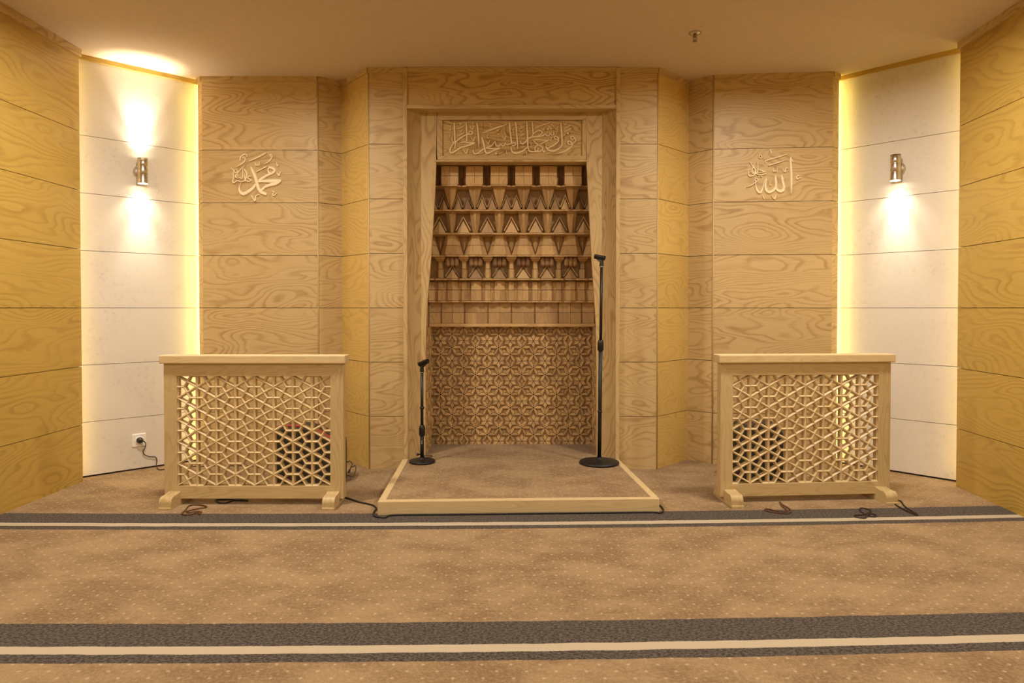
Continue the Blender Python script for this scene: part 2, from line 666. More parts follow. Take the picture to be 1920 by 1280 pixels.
nL = side_n(WLa, WLb)
nR = side_n(WRa, WRb)
dl = (L5 - L4).normalized()
led(L5 + V((0.016, 0.016, 0)), V((1, 0, 0)), V((0, 1, 0)), M['led'],
    'bright yellow light strip hidden behind the wood edge beside the left stone wall and lettering')
led(R5 + V((-0.016, 0.016, 0)), V((-1, 0, 0)), V((0, 1, 0)), M['led'],
    'bright yellow light strip hidden behind the wood edge beside the right stone wall and lettering')
led(SLa + V((-0.046, 0.014, 0)), V((-1, 0, 0)), V((0, 1, 0)), M['led_dim'],
    'faint yellow light strip hidden where the left stone wall meets the golden side wall')
led(SRa + V((0.046, 0.014, 0)), V((1, 0, 0)), V((0, 1, 0)), M['led_dim'],
    'faint yellow light strip hidden where the right stone wall meets the golden side wall')

# ------------------------------------------------------------------ prayer niche
niche = thing('prayer_niche', 'carved wooden prayer niche with stepped vault, star lattice and calligraphy panel in wall centre',
              'niche', (0, NY, 0))
YB = 4.60                       # plane of the inner boards
YL = 5.01                       # plane of the star lattice
ZT = 0.0725                     # platform top
lin_z = at(960, 205, NY).z
mol_z = at(960, 197.5, NY).z
fx0, fx1 = (757.5 - 960) / F * NY, (765 - 960) / F * NY
gx0, gx1 = (1153.5 - 960) / F * NY, (1161 - 960) / F * NY
for x0, x1 in ((fx0, fx1), (gx0, gx1)):
    mb = MB()
    mb.cube(x0, x1, NY - 0.022, NY + 0.10, 0.0, CEIL - 0.005, (0, 0, 1))
    mb.build('frame_post', M['ash'], niche, bevel=0.003)
mb = MB()
mb.cube(fx1, gx0, NY - 0.006, YB + 0.02, mol_z, CEIL, (1, 0, 0))
hd = mb.build('header_panel', M['ash_bold'], niche)
mb = MB()
mb.cube(fx1, gx0, NY - 0.02, YB, lin_z, mol_z, (1, 0, 0))
mb.build('header_moulding', M['ash'], niche, bevel=0.004)
mb = MB()
mb.cube(fx1, gx0, NY - 0.02, NY, CEIL - 0.03, CEIL, (1, 0, 0))
mb.build('header_cornice', M['ash'], niche, bevel=0.003)


def bx(px, py):
    return at(px, py, YB)


# splayed jambs and inner boards with curved inner edge
edgeL = [(819, 205), (818.3, 260), (817.5, 303), (815.8, 354), (813.2, 400), (807.2, 494), (802.3, 550), (798.8, 611), (797.8, 700), (797.5, 878)]
edgeR = [(1099, 205), (1099.3, 260), (1100, 303), (1102.5, 354), (1105, 400), (1110, 494), (1113.8, 550), (1117.3, 611), (1118.5, 700), (1118.8, 878)]
for sgn, edge, jx, ox in ((-1, edgeL, fx1, (790 - 960) / F * YB), (1, edgeR, gx0, (1128 - 960) / F * YB)):
    mb = MB()
    mb.prism([(jx, NY, 0), (ox, YB, 0), (ox + sgn * 0.03, YB + 0.03, 0), (jx + sgn * 0.02, NY + 0.03, 0)],
             (0, 0, lin_z + 0.01), (0, 0, 1), tone=-0.06)
    mb.build('jamb', M['ash'], niche)
    mb = MB()
    pts = smooth_path([tuple(bx(*e)) for e in edge], 3)
    pts = [V(p) for p in pts]
    off = mb.off()
    for p, q in zip(pts, pts[1:]):
        a, c = V((ox, YB, p.z)), V((ox, YB, q.z))
        quad = [a, p, q, c] if sgn > 0 else [p, a, c, q]
        quad = quad[::-1]
        mb.face(quad, (0, 0, 1), off)
        e = V((0, 0.035, 0))
        s_ = [p, p + e, q + e, q] if sgn > 0 else [p + e, p, q, q + e]
        mb.face(s_[::-1], (0, 0, 1), off)
    mb.build('inner_board', M['ash'], niche)
    # niche side walls behind the boards
    mb = MB()
    xs = sgn * 0.605
    mb.cube(min(xs, xs + sgn * 0.03), max(xs, xs + sgn * 0.03), YB + 0.035, YL + 0.03, 0, 2.4, (0, 0, 1))
    mb.build('side_wall', M['carved'], niche)

# calligraphy panel
yf0, yf1 = 216.0, 299.5
pa, pb = bx(820, yf0), bx(1099, yf1)
x0, x1, z1, z0 = pa.x, pb.x, pa.z, pb.z
ia, ib = bx(829.5, 225), bx(1091.5, 292)
panel = MB()
panel.cube(x0, x1, YB + 0.012, YB + 0.10, z0, z1 + 0.03, (1, 0, 0))
panel_o = panel.build('calligraphy_panel', M['ash_bold'], niche)
fr = MB()
for (a, b_, c, d, g) in ((x0, x1, ib.z, z0, (1, 0, 0)), (x0, x1, ia.z, z1 + 0.03, (1, 0, 0)),
                         (x0, ia.x, ib.z, ia.z, (0, 0, 1)), (ib.x, x1, ib.z, ia.z, (0, 0, 1))):
    fr.cube(min(a, b_), max(a, b_), YB, YB + 0.012, min(c, d), max(c, d), g)
fr.build('panel_frame', M['ash'], panel_o, bevel=0.004)
lip = MB()
zl = bx(960, 303.5).z
lip.cube(x0 - 0.02, x1 + 0.02, YB - 0.004, YB + 0.11, zl, z0, (1, 0, 0))
lip.build('panel_sill', M['ash'], panel_o, bevel=0.003)


# ------------------------------------------------------------------ calligraphy (traced pen strokes)
def pen(mb, strokes, conv, depth, n_out, jit=0.00015):
    """strokes: lists of (x, y, width) in crop pixels; conv maps a crop pixel to the wall plane"""
    o0 = conv(0, 0)
    ux = (conv(100, 0) - o0) / 100
    uy = (conv(0, 100) - o0) / 100
    for si, st in enumerate(strokes):
        if len(st) == 1:                       # diamond dot
            x, y, wd = st[0]
            P = [conv(x - wd, y), conv(x, y - wd), conv(x + wd, y), conv(x, y + wd)]
            mb.prism(P, n_out * depth, (1, 0, 0))
            continue
        pts = smooth_path(st, 5)
        dd = depth + jit * (si % 7)
        ring = []
        for i, (x, y, wd) in enumerate(pts):
            a = pts[max(0, i - 1)]
            c = pts[min(len(pts) - 1, i + 1)]
            tx, ty = c[0] - a[0], c[1] - a[1]
            L = math.hypot(tx, ty) or 1.0
            nx, ny = -ty / L, tx / L
            hw = max(wd, 7) / 2
            sec = []
            for k, dz in ((-1.0, 0.0), (-1.0, dd * 0.6), (-0.66, dd), (0.66, dd), (1.0, dd * 0.6), (1.0, 0.0)):
                sec.append(conv(x + nx * hw * k, y + ny * hw * k) + n_out * dz)
            ring.append(sec)
        off = mb.off()
        flip = ux.cross(uy).dot(n_out) < 0
        for A, B in zip(ring, ring[1:]):
            for k in range(5):
                q = [A[k], A[k + 1], B[k + 1], B[k]]
                mb.face(q[::-1] if not flip else q, (1, 0, 0), off)
        for A, r in ((ring[0], True), (ring[-1], False)):
            mb.face(A if r != flip else A[::-1], (1, 0, 0), off)


S1 = [  # left half of the long inscription
    [(485, 210, 25), (495, 350, 35), (505, 600, 35), (512, 750, 32), (510, 860, 14)],
    [(780, 200, 25), (790, 300, 38), (798, 450, 35), (800, 670, 28)],
    [(450, 520, 12), (430, 590, 18), (450, 670, 24), (510, 700, 28), (560, 650, 34), (660, 570, 36), (760, 515, 36), (850, 490, 36), (920, 490, 34), (940, 440, 30), (890, 415, 30), (845, 450, 26), (830, 480, 20)],
    [(480, 700, 20), (420, 790, 26), (385, 880, 30), (400, 940, 34), (450, 950, 36), (540, 890, 38), (640, 830, 38), (780, 785, 40), (900, 745, 42), (1000, 705, 26)],
    [(640, 700, 30), (750, 685, 30), (860, 705, 34), (1000, 702, 30)],
    [(1050, 215, 25), (1065, 300, 40), (1080, 450, 35), (1095, 650, 34), (1100, 840, 14)],
    [(1175, 570, 20), (1195, 640, 40), (1225, 750, 42), (1245, 860, 42), (1270, 940, 44), (1320, 965, 40), (1400, 930, 34), (1500, 880, 30), (1620, 848, 28)],
    [(960, 870, 14), (965, 930, 28), (1000, 975, 34), (1060, 970, 36), (1140, 910, 34), (1230, 850, 28)],
    [(1270, 835, 24), (1350, 845, 30), (1480, 850, 36), (1625, 842, 30)],
    [(1280, 830, 26), (1340, 810, 24), (1420, 770, 24), (1490, 680, 18)],
    [(1500, 670, 18), (1530, 770, 30), (1600, 785, 28), (1640, 730, 20), (1670, 770, 28), (1730, 770, 26), (1750, 700, 18), (1780, 750, 26), (1850, 740, 26), (1910, 722, 24)],
    [(1200, 460, 24), (1400, 380, 38), (1600, 310, 38), (1785, 248, 16)],
    [(1855, 200, 24), (1865, 320, 38), (1885, 500, 34), (1905, 720, 30)],
    [(565, 365, 14), (660, 320, 20), (750, 270, 16)], [(565, 545, 12), (660, 495, 20), (750, 448, 14)],
    [(880, 300, 12), (940, 370, 24), (960, 300, 18), (1000, 288, 10)], [(910, 570, 12), (970, 650, 24), (990, 575, 18), (1030, 560, 10)],
    [(720, 880, 14), (790, 965, 26), (815, 880, 20), (850, 865, 12)], [(345, 265, 10), (385, 320, 20), (400, 275, 14), (430, 260, 8)],
    [(1290, 660, 12), (1335, 725, 22), (1355, 660, 16), (1385, 645, 9)], [(1680, 550, 14), (1740, 620, 24), (1755, 560, 18), (1795, 540, 9)],
    [(615, 380, 12), (655, 430, 18), (670, 380, 14), (700, 370, 9)],
    [(390, 382, 22)], [(1525, 970, 26)],
    [(590, 215, 12), (660, 225, 18), (640, 260, 16), (590, 278, 9)], [(1325, 238, 12), (1405, 240, 20), (1380, 270, 14), (1330, 285, 8)],
    [(920, 220, 12), (955, 205, 14), (960, 235, 12), (925, 240, 10)],
    [(375, 450, 12), (385, 580, 8)], [(1180, 200, 10), (1170, 250, 12), (1185, 380, 8)], [(1570, 560, 10), (1590, 670, 8)],
    [(1740, 370, 9), (1732, 440, 14), (1755, 490, 18), (1775, 480, 9)], [(1315, 490, 9), (1305, 560, 14), (1330, 595, 18), (1350, 590, 9)],
    [(1540, 385, 12), (1575, 400, 18), (1600, 370, 12)], [(1565, 480, 12), (1590, 490, 18), (1570, 510, 8)],
    [(1100, 985, 14), (1165, 955, 18), (1230, 920, 12)], [(1590, 985, 12), (1655, 950, 18), (1720, 915, 10)],
    [(1780, 890, 9), (1785, 960, 16), (1805, 990, 16)],
]
S2 = [  # right half
    [(10, 215, 30), (20, 400, 34), (45, 600, 34), (60, 700, 30)],
    [(0, 740, 26), (60, 715, 26), (140, 700, 26), (150, 745, 26), (100, 780, 30), (60, 760, 26)],
    [(45, 790, 16), (50, 870, 28), (90, 940, 36), (170, 965, 40), (280, 930, 40), (380, 870, 36), (440, 820, 28)],
    [(150, 195, 22), (165, 280, 38), (185, 500, 34), (200, 700, 32), (205, 860, 14)],
    [(430, 190, 22), (440, 350, 36), (450, 600, 36), (455, 750, 34), (475, 870, 34), (530, 920, 38), (640, 920, 36), (760, 910, 34), (830, 860, 30), (800, 800, 26), (720, 760, 26), (640, 690, 24), (600, 642, 22), (700, 625, 26), (850, 640, 28), (970, 640, 26), (860, 690, 26), (755, 750, 22)],
    [(720, 770, 20), (650, 790, 20), (630, 870, 22), (690, 900, 24), (720, 830, 18)],
    [(270, 650, 14), (280, 700, 24), (330, 730, 32), (400, 680, 34), (460, 610, 32), (560, 560, 34), (700, 550, 36), (820, 530, 34), (890, 490, 26), (925, 530, 26), (990, 520, 26), (1012, 460, 16), (1040, 510, 24), (1090, 500, 22), (1100, 430, 14)],
    [(565, 190, 20), (580, 350, 32), (590, 500, 24)],
    [(550, 540, 20), (640, 440, 26), (740, 400, 30), (810, 430, 30), (790, 485, 26), (700, 540, 26)],
    [(630, 335, 16), (830, 260, 24), (1030, 195, 12)],
    [(955, 360, 28)], [(1030, 355, 26)], [(990, 308, 22)], [(860, 920, 30)], [(1450, 470, 26)],
    [(1215, 640, 22), (1130, 610, 24), (1112, 565, 24), (1160, 542, 26), (1205, 580, 28), (1218, 650, 28), (1150, 730, 32), (1050, 790, 34), (930, 840, 30), (915, 790, 20), (920, 730, 10)],
    [(1275, 200, 22), (1285, 350, 36), (1300, 550, 34), (1305, 700, 30), (1285, 790, 30), (1200, 860, 36), (1100, 905, 40), (1010, 900, 40), (940, 860, 32), (922, 800, 18)],
    [(1610, 610, 26), (1535, 612, 28), (1520, 565, 28), (1570, 542, 28), (1620, 590, 30), (1640, 650, 28), (1595, 700, 26), (1540, 730, 24)],
    [(1540, 745, 24), (1465, 738, 26), (1450, 690, 26), (1490, 662, 26), (1540, 710, 28), (1545, 780, 28), (1460, 860, 32), (1330, 935, 32), (1130, 985, 12)],
    [(1365, 340, 12), (1460, 298, 20), (1550, 255, 14)], [(1365, 425, 12), (1460, 385, 20), (1550, 345, 14)],
    [(1035, 235, 14), (1110, 305, 20)], [(960, 590, 12), (1020, 650, 20), (1040, 590, 14), (1080, 570, 9)],
    [(1130, 335, 10), (1175, 380, 20), (1190, 330, 14), (1215, 320, 9)], [(1130, 400, 10), (1180, 445, 18), (1195, 400, 12), (1220, 390, 9)],
    [(230, 370, 10), (300, 335, 18), (375, 298, 12)], [(250, 545, 9), (315, 510, 18), (380, 475, 12)],
    [(255, 405, 10), (300, 445, 18), (320, 400, 12), (360, 390, 8)], [(50, 345, 10), (95, 390, 18), (110, 340, 12), (140, 325, 8)],
    [(80, 430, 12), (110, 430, 18), (100, 460, 8)],
    [(425, 930, 9), (420, 965, 16), (440, 985, 14)], [(275, 250, 9), (290, 290, 16), (325, 290, 9)], [(490, 305, 9), (500, 345, 16), (535, 335, 9)],
    [(500, 800, 9), (560, 785, 16), (620, 762, 9)], [(280, 795, 12), (360, 800, 16), (300, 820, 9)],
    [(530, 700, 9), (535, 745, 16), (565, 740, 9)], [(890, 985, 9), (950, 970, 16), (1015, 945, 9)],
    [(800, 330, 10), (850, 385, 18), (860, 320, 12), (905, 305, 8)], [(1385, 560, 10), (1390, 590, 16), (1410, 550, 8)],
    [(1525, 445, 10), (1535, 475, 14)], [(1340, 205, 10), (1390, 255, 18), (1400, 205, 12), (1440, 220, 9)],
]
letters = MB()
NOUT = V((0, -1, 0))
pen(letters, S1, lambda x, y: at(815 + x / 13.24, 215 + y / 13.24, YB + 0.012), 0.010, NOUT)
pen(letters, S2, lambda x, y: at(955 + x / 13.24, 215 + y / 13.24, YB + 0.012), 0.010, NOUT)
letters.build('raised_lettering', M['ash_letter'], panel_o, merge=False)

ML = [  # left wall medallion
    [(900, 470, 40), (960, 480, 55), (1020, 520, 50), (1000, 565, 50), (935, 595, 45), (890, 540, 26), (905, 482, 30)],
    [(1000, 570, 40), (930, 605, 50), (860, 635, 50), (780, 685, 55), (725, 725, 55), (700, 762, 30)],
    [(695, 755, 40), (850, 745, 62), (1000, 742, 72), (1150, 725, 45)],
    [(1150, 735, 40), (1050, 790, 70), (920, 825, 65), (830, 862, 55), (770, 915, 50), (745, 950, 40)],
    [(545, 460, 24), (590, 560, 50), (640, 680, 60), (670, 800, 60), (700, 900, 62), (760, 970, 68), (860, 1008, 60)],
    [(645, 800, 45), (590, 880, 62), (500, 950, 68), (400, 1000, 72), (335, 965, 52), (315, 880, 30), (345, 780, 10)],
    [(515, 350, 18), (700, 265, 30), (862, 182, 20)],
    [(640, 370, 16), (640, 425, 20), (672, 425, 18), (677, 375, 14)], [(672, 425, 18), (710, 425, 20), (712, 352, 12)],
    [(955, 260, 16), (930, 240, 18), (948, 212, 20), (972, 240, 20), (960, 285, 22), (900, 360, 22), (805, 412, 9)],
    [(655, 560, 12), (760, 505, 26), (872, 453, 18)],
    [(1062, 358, 10), (1068, 410, 18), (1082, 442, 22), (1108, 405, 9)],
    [(1060, 568, 12), (1110, 635, 28), (1130, 580, 22), (1165, 562, 14)],
    [(558, 1030, 15), (628, 1140, 26), (650, 1040, 25), (708, 1018, 16)],
    [(965, 945, 14), (1012, 958, 22), (980, 1005, 22), (1010, 1035, 22), (1068, 985, 10)],
    [(350, 325, 14), (328, 325, 22), (348, 265, 28), (400, 215, 28), (455, 215, 24), (465, 265, 10)],
    [(400, 300, 16), (385, 278, 18), (405, 260, 18), (425, 290, 20), (430, 330, 24), (380, 390, 24), (262, 462, 9)],
    [(150, 482, 12), (205, 530, 22), (240, 580, 24), (278, 545, 16), (250, 512, 16), (222, 530, 12)],
    [(430, 432, 12), (330, 530, 22), (270, 600, 24), (238, 660, 20), (290, 685, 18), (325, 670, 14), (345, 690, 18), (380, 685, 16), (390, 600, 20), (385, 500, 14)],
    [(400, 498, 16), (450, 560, 26), (465, 640, 24), (430, 740, 22)],
    [(560, 650, 12), (505, 652, 22), (490, 690, 22), (550, 725, 22), (500, 752, 24), (430, 742, 20), (350, 762, 20), (270, 738, 22), (215, 782, 22), (185, 755, 22), (200, 690, 20), (198, 580, 16), (215, 540, 10)],
    [(280, 650, 14), (250, 660, 18), (245, 625, 18), (275, 615, 18), (285, 655, 14)],
    [(420, 610, 12), (430, 680, 20), (440, 742, 20)],
]
MR = [  # right wall medallion
    [(1085, 258, 14), (1085, 330, 45), (1090, 450, 46), (1098, 600, 48), (1102, 750, 45), (1098, 870, 32), (1088, 1000, 10)],
    [(1092, 290, 24), (1132, 368, 14)],
    [(905, 612, 14), (910, 670, 45), (930, 760, 50), (952, 850, 50), (935, 925, 55), (880, 950, 60), (820, 920, 55), (788, 868, 40)],
    [(925, 675, 26), (955, 715, 12)],
    [(785, 628, 18), (785, 700, 45), (795, 800, 50), (788, 870, 50), (740, 930, 55), (660, 965, 60), (600, 930, 55), (580, 850, 45), (590, 760, 30), (600, 688, 18)],
    [(600, 688, 18), (560, 760, 22), (520, 900, 28), (480, 975, 40), (430, 950, 45), (395, 870, 34), (385, 775, 14)],
    [(430, 745, 14), (378, 742, 18), (378, 705, 20), (412, 695, 20), (435, 725, 20), (400, 755, 22), (310, 825, 20), (205, 868, 7)],
    [(685, 738, 8), (668, 800, 14), (682, 832, 18), (712, 812, 8)],
    [(595, 388, 12), (575, 355, 20), (605, 335, 20), (800, 275, 24), (1002, 213, 18)], [(638, 435, 20), (800, 385, 24), (992, 322, 12)],
    [(735, 478, 12), (740, 545, 18), (765, 550, 16), (772, 490, 10)], [(770, 545, 16), (806, 545, 18), (816, 478, 10)],
    [(912, 498, 14), (970, 560, 26), (985, 500, 22), (1028, 482, 12)], [(700, 1028, 12), (765, 1100, 26), (785, 1030, 22), (814, 1018, 12)],
    [(662, 112, 14), (690, 160, 24), (688, 238, 7)], [(690, 150, 20), (712, 188, 8)],
    [(515, 1022, 14), (535, 1060, 20), (552, 1108, 9)],
    [(450, 278, 14), (472, 222, 20), (508, 255, 22), (490, 285, 20), (448, 275, 16)],
    [(1288, 670, 12), (1215, 705, 28), (1205, 658, 22), (1240, 632, 22), (1262, 650, 10)],
    [(268, 362, 12), (320, 440, 22), (380, 525, 26), (350, 595, 22), (300, 570, 14)],
    [(352, 372, 12), (350, 430, 20), (318, 520, 18), (338, 588, 20), (395, 570, 18)],
    [(430, 358, 14), (430, 480, 22), (420, 560, 24), (390, 592, 22), (330, 640, 24), (262, 645, 24), (238, 600, 20), (250, 540, 16), (292, 508, 12)],
    [(405, 600, 20), (480, 625, 24), (592, 595, 24)], [(585, 565, 20), (520, 540, 22), (445, 518, 18)], [(440, 585, 14), (490, 570, 20), (590, 562, 18)],
    [(285, 575, 10), (292, 540, 14), (310, 560, 10)],
    [(450, 655, 14)], [(502, 655, 14)],
]
nl4 = side_n(L3, L4)
nr4 = side_n(R3, R4)
for strokes, P, n, ox, oy, lab in (
        (ML, L3, nl4, 420, 270, 'pale wooden Arabic calligraphy with crossing diagonal strokes, on panel nearest up-and-down lamp'),
        (MR, R3, nr4, 1380, 270, 'pale wooden Arabic calligraphy with one tall upright stroke, on panel nearest downward lamp')):
    mb = MB()
    pen(mb, strokes, lambda x, y: on_plane(ox + x / 10.664, oy + y / 10.664, P, n), 0.012, n)
    o = mb.build('wall_calligraphy', M['ash_letter'], merge=False)
    tag(o, lab, 'calligraphy', 'wall calligraphy on the wood panels')

# ------------------------------------------------------------------ stepped (muqarnas) vault
PER = 0.17
XC = -0.004
XH = 0.60
# pixel rows of the lower edge of each tier, and front plane of each tier
rows = [303.5, 348.5, 394.5, 438.5, 480.5, 524.5, 566.5, 606.5]
fronts = [4.70, 4.745, 4.79, 4.83, 4.87, 4.905, 4.94]
zb = [at(960, rows[0], YB).z] + [at(960, rows[i + 1], fronts[i]).z for i in range(7)]
DEP = 0.077


def rt(a=-0.05, b=0.4):
    return random.uniform(a, b)


def tier_frame(i):
    yb = fronts[i] + DEP
    z0, z1 = zb[i + 1], zb[i]
    return yb, z0, z1 - z0


def outline_tier(mb, yb, z0, z1, ol, tones=(0.0, 0.3)):
    """ol: repeated outline [(x, d)] -> vertical facets"""
    for (xa, da), (xb, db) in zip(ol, ol[1:]):
        if xb < -XH or xa > XH:
            continue
        xa_, xb_ = max(xa, -XH), min(xb, XH)
        mb.prism([(xa_, yb, z0), (xb_, yb, z0), (xb_, yb - db, z0), (xa_, yb - da, z0)], (0, 0, z1 - z0), (0, 0, 1),
                 random.uniform(*tones))


def repeat(half):
    """half-period outline from notch (x=0) to block centre (x=PER/2), mirrored and repeated"""
    per = [(-x, d) for x, d in reversed(half)] + half[1:]
    out = []
    for k in range(-4, 5):
        for x, d in per[:-1]:
            out.append((XC + k * PER + x, d))
    return out


def lips(mb, yb, z0, half, extra=0.006, h=0.010):
    ol = repeat(half)
    for (xa, da), (xb, db) in zip(ol, ol[1:]):
        if xb < -XH or xa > XH:
            continue
        xa_, xb_ = max(xa, -XH), min(xb, XH)
        if xb_ - xa_ < 1e-4:
            continue
        mb.prism([(xa_, yb + 0.02, z0), (xb_, yb + 0.02, z0), (xb_, yb - db - extra, z0), (xa_, yb - da - extra, z0)],
                 (0, 0, h), (1, 0, 0), random.uniform(-0.15, 0.1))


KS = range(-4, 5)


def tri_wedge(mb, yb, z0, xc, hw, h, d, tone):
    mb.hull([(xc - hw, yb, z0), (xc + hw, yb, z0), (xc - hw, yb - d * 0.75, z0), (xc + hw, yb - d * 0.75, z0), (xc, yb - d, z0),
             (xc, yb - d * 0.55, z0 + h), (xc, yb, z0 + h)], (0, 0, 1), tone)


def chevron(mb, yb, z0, xc, hw, h, d, tone, w=0.007):
    for s in (-1, 1):
        a = V((xc + s * hw, yb - d * 0.55, z0))
        b_ = V((xc, yb - d * 0.45, z0 + h))
        e = V((s * w, 0, w * 0.8))
        mb.hull([a, b_, a + e, b_ + V((0, 0, w * 1.6)), a + V((0, -0.012, 0)), b_ + V((0, -0.012, 0)),
                 a + e + V((0, -0.012, 0)), b_ + V((0, -0.012, w * 1.6))], (0, 0, 1), tone)


def inside(x, m=0.03):
    return -XH + m < x < XH - m


for i in range(7):
    mb = MB()
    yb, z0, h = tier_frame(i)
    zt = z0 + h
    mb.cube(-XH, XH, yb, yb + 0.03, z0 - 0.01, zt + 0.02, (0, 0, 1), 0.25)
    B = [XC + (k + 0.5) * PER for k in KS]
    N = [XC + k * PER for k in KS]
    zz = z0 + 0.013
    if i == 0:
        half = [(0, 0.004), (0.008, 0.012), (0.012, 0.004), (0.026, 0.006), (0.027, 0.05), (0.084, 0.05), (0.085, 0.046)]
        zm = z0 + h * 0.50
        for za, zbb, dd in ((zz, zm - 0.002, 0.0), (zm + 0.002, zt - 0.004, -0.006)):
            for (xa, da), (xb, db) in zip(repeat(half), repeat(half)[1:]):
                if xb < -XH or xa > XH:
                    continue
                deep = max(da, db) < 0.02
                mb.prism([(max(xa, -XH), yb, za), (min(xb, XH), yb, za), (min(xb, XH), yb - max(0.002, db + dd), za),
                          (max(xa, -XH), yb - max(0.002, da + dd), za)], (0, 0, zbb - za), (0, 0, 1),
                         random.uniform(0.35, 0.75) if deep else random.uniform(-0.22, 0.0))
        lips(mb, yb, z0, [(0, 0.018), (0.02, 0.026), (0.03, 0.03), (0.032, 0.05), (0.085, 0.05)])
    elif i in (1, 2):
        wt = (0.044, 0.036)[i - 1]
        wb = (0.012, 0.020)[i - 1]
        for b_ in B:
            if not inside(b_, -0.02):
                continue
            mb.hull([(b_ - wt, yb - 0.045, zt), (b_ + wt, yb - 0.045, zt), (b_ - wt - 0.006, yb, zt), (b_ + wt + 0.006, yb, zt),
                     (b_ - wb, yb - 0.012, zz), (b_ + wb, yb - 0.012, zz), (b_ - wb, yb, zz), (b_ + wb, yb, zz),
                     (b_, yb - 0.058, zt), (b_, yb - 0.026, zz)], (0, 0, 1), rt(-0.1, 0.3))
            cw = (0.006, 0.013)[i - 1]
            mb.hull([(b_ - cw, yb - 0.040, zt - h * 0.10), (b_ + cw, yb - 0.040, zt - h * 0.10), (b_ - cw * 1.6, yb - 0.01, zz), (b_ + cw * 1.6, yb - 0.01, zz),
                     (b_ - cw * 0.7, yb - 0.060, zt - h * 0.12), (b_ + cw * 0.7, yb - 0.060, zt - h * 0.12), (b_, yb - 0.036, zz)],
                    (0, 0, 1), rt(-0.15, 0.1))
        for n_ in N:
            if i == 1:
                for s in (-1, 1):
                    x = n_ + s * 0.036
                    if inside(x):
                        t = rt(-0.1, 0.6)
                        tri_wedge(mb, yb, zz, x, 0.029, h * 0.47, 0.040, t)
                        chevron(mb, yb, zz + 0.012, x, 0.030, h * 0.52, 0.030, t + 0.1)
            elif inside(n_):
                t = rt(-0.15, 0.25)
                mb.hull([(n_ - 0.045, yb, zz), (n_ + 0.045, yb, zz), (n_ - 0.045, yb - 0.03, zz), (n_ + 0.045, yb - 0.03, zz), (n_, yb - 0.042, zz),
                         (n_ - 0.01, yb, zz + h * 0.52), (n_ + 0.01, yb, zz + h * 0.52), (n_, yb - 0.03, zz + h * 0.52)], (0, 0, 1), t)
                chevron(mb, yb, zz + 0.012, n_, 0.047, h * 0.60, 0.034, t + 0.1)
        lips(mb, yb, z0, [(0, 0.042), (0.045, 0.034), (0.085, 0.030)] if i == 2 else [(0, 0.03), (0.036, 0.040), (0.085, 0.028)])
    elif i == 3:
        zm = z0 + h * 0.52
        for b_ in B:
            if not inside(b_, -0.05):
                continue
            for za, zbb, wa, wbb, dd in ((zz, zm - 0.0015, 0.084, 0.062, 0.0), (zm + 0.0015, zt, 0.060, 0.046, -0.006)):
                t = rt(-0.15, 0.15)
                q = []
                for z, wd in ((za, wa), (zbb, wbb)):
                    q += [(b_ - wd, yb, z), (b_ + wd, yb, z), (b_ - wd, yb - 0.014, z), (b_ + wd, yb - 0.014, z),
                          (b_ - wd * 0.55, yb - 0.046 - dd, z), (b_ + wd * 0.55, yb - 0.046 - dd, z)]
                q = [(max(-XH, min(XH, x)), y, z) for x, y, z in q]
                mb.hull(q, (0, 0, 1), t)
        for n_ in N:
            if inside(n_, -0.01):
                mb.hull([(n_ - 0.036, yb, zt), (n_ + 0.036, yb, zt), (n_, yb, zz + 0.02), (n_, yb - 0.022, zt), (n_, yb - 0.012, zz + 0.02)], (0, 0, 1), rt(0.1, 0.4))
        lips(mb, yb, z0, [(0, 0.030), (0.03, 0.036), (0.05, 0.048), (0.085, 0.048)])
    elif i == 4:
        for n_ in N:
            if inside(n_, -0.01):
                t = rt(-0.1, 0.2)
                mb.hull([(n_ - 0.040, yb, zt), (n_ + 0.040, yb, zt), (n_ - 0.036, yb - 0.052, zt), (n_ + 0.036, yb - 0.052, zt),
                         (n_ - 0.036, yb - 0.052, zt - 0.012), (n_ + 0.036, yb - 0.052, zt - 0.012),
                         (n_ - 0.016, yb - 0.028, zt - h * 0.22), (n_ + 0.016, yb - 0.028, zt - h * 0.22), (n_ - 0.02, yb, zt - h * 0.22), (n_ + 0.02, yb, zt - h * 0.22)], (0, 0, 1), t)
                for za, zbb, dd in ((zz, z0 + h * 0.47, 0.006), (z0 + h * 0.49, zt - h * 0.2, 0.0)):
                    mb.hull([(n_ + s * x, yb - d - dd, z) for s in (-1, 1) for x, d in ((0.022, 0.0), (0.022, 0.018), (0.012, 0.036)) for z in (za, zbb)], (0, 0, 1), rt(-0.1, 0.15))
        for b_ in B:
            if inside(b_):
                t = rt(0.15, 0.7)
                for q in (-0.030, 0.0, 0.030):
                    mb.lathe([(0.012, zt - h * 0.40), (0.018, zt - h * 0.34), (0.018, zt - h * 0.08), (0.010, zt)], (b_ + q, yb - 0.034, 0), (0, 0, 1), 10, True)
                    for k_ in range(1, 41):
                        if k_ <= len(mb.t):
                            mb.t[-k_] = t
                mb.cube(b_ - 0.046, b_ + 0.046, yb - 0.032, yb, zt - h * 0.30, zt - 0.005, (0, 0, 1), t)
                t = rt(-0.1, 0.4)
                tri_wedge(mb, yb, zz, b_, 0.045, h * 0.40, 0.044, t)
                chevron(mb, yb, zz + 0.010, b_, 0.047, h * 0.46, 0.034, t + 0.1)
        lips(mb, yb, z0, [(0, 0.045), (0.03, 0.045), (0.045, 0.03), (0.085, 0.044)])
    elif i == 5:
        half = [(0, 0.046), (0.018, 0.046), (0.023, 0.032), (0.040, 0.030), (0.050, 0.044), (0.085, 0.052)]
        zm = z0 + h * 0.55
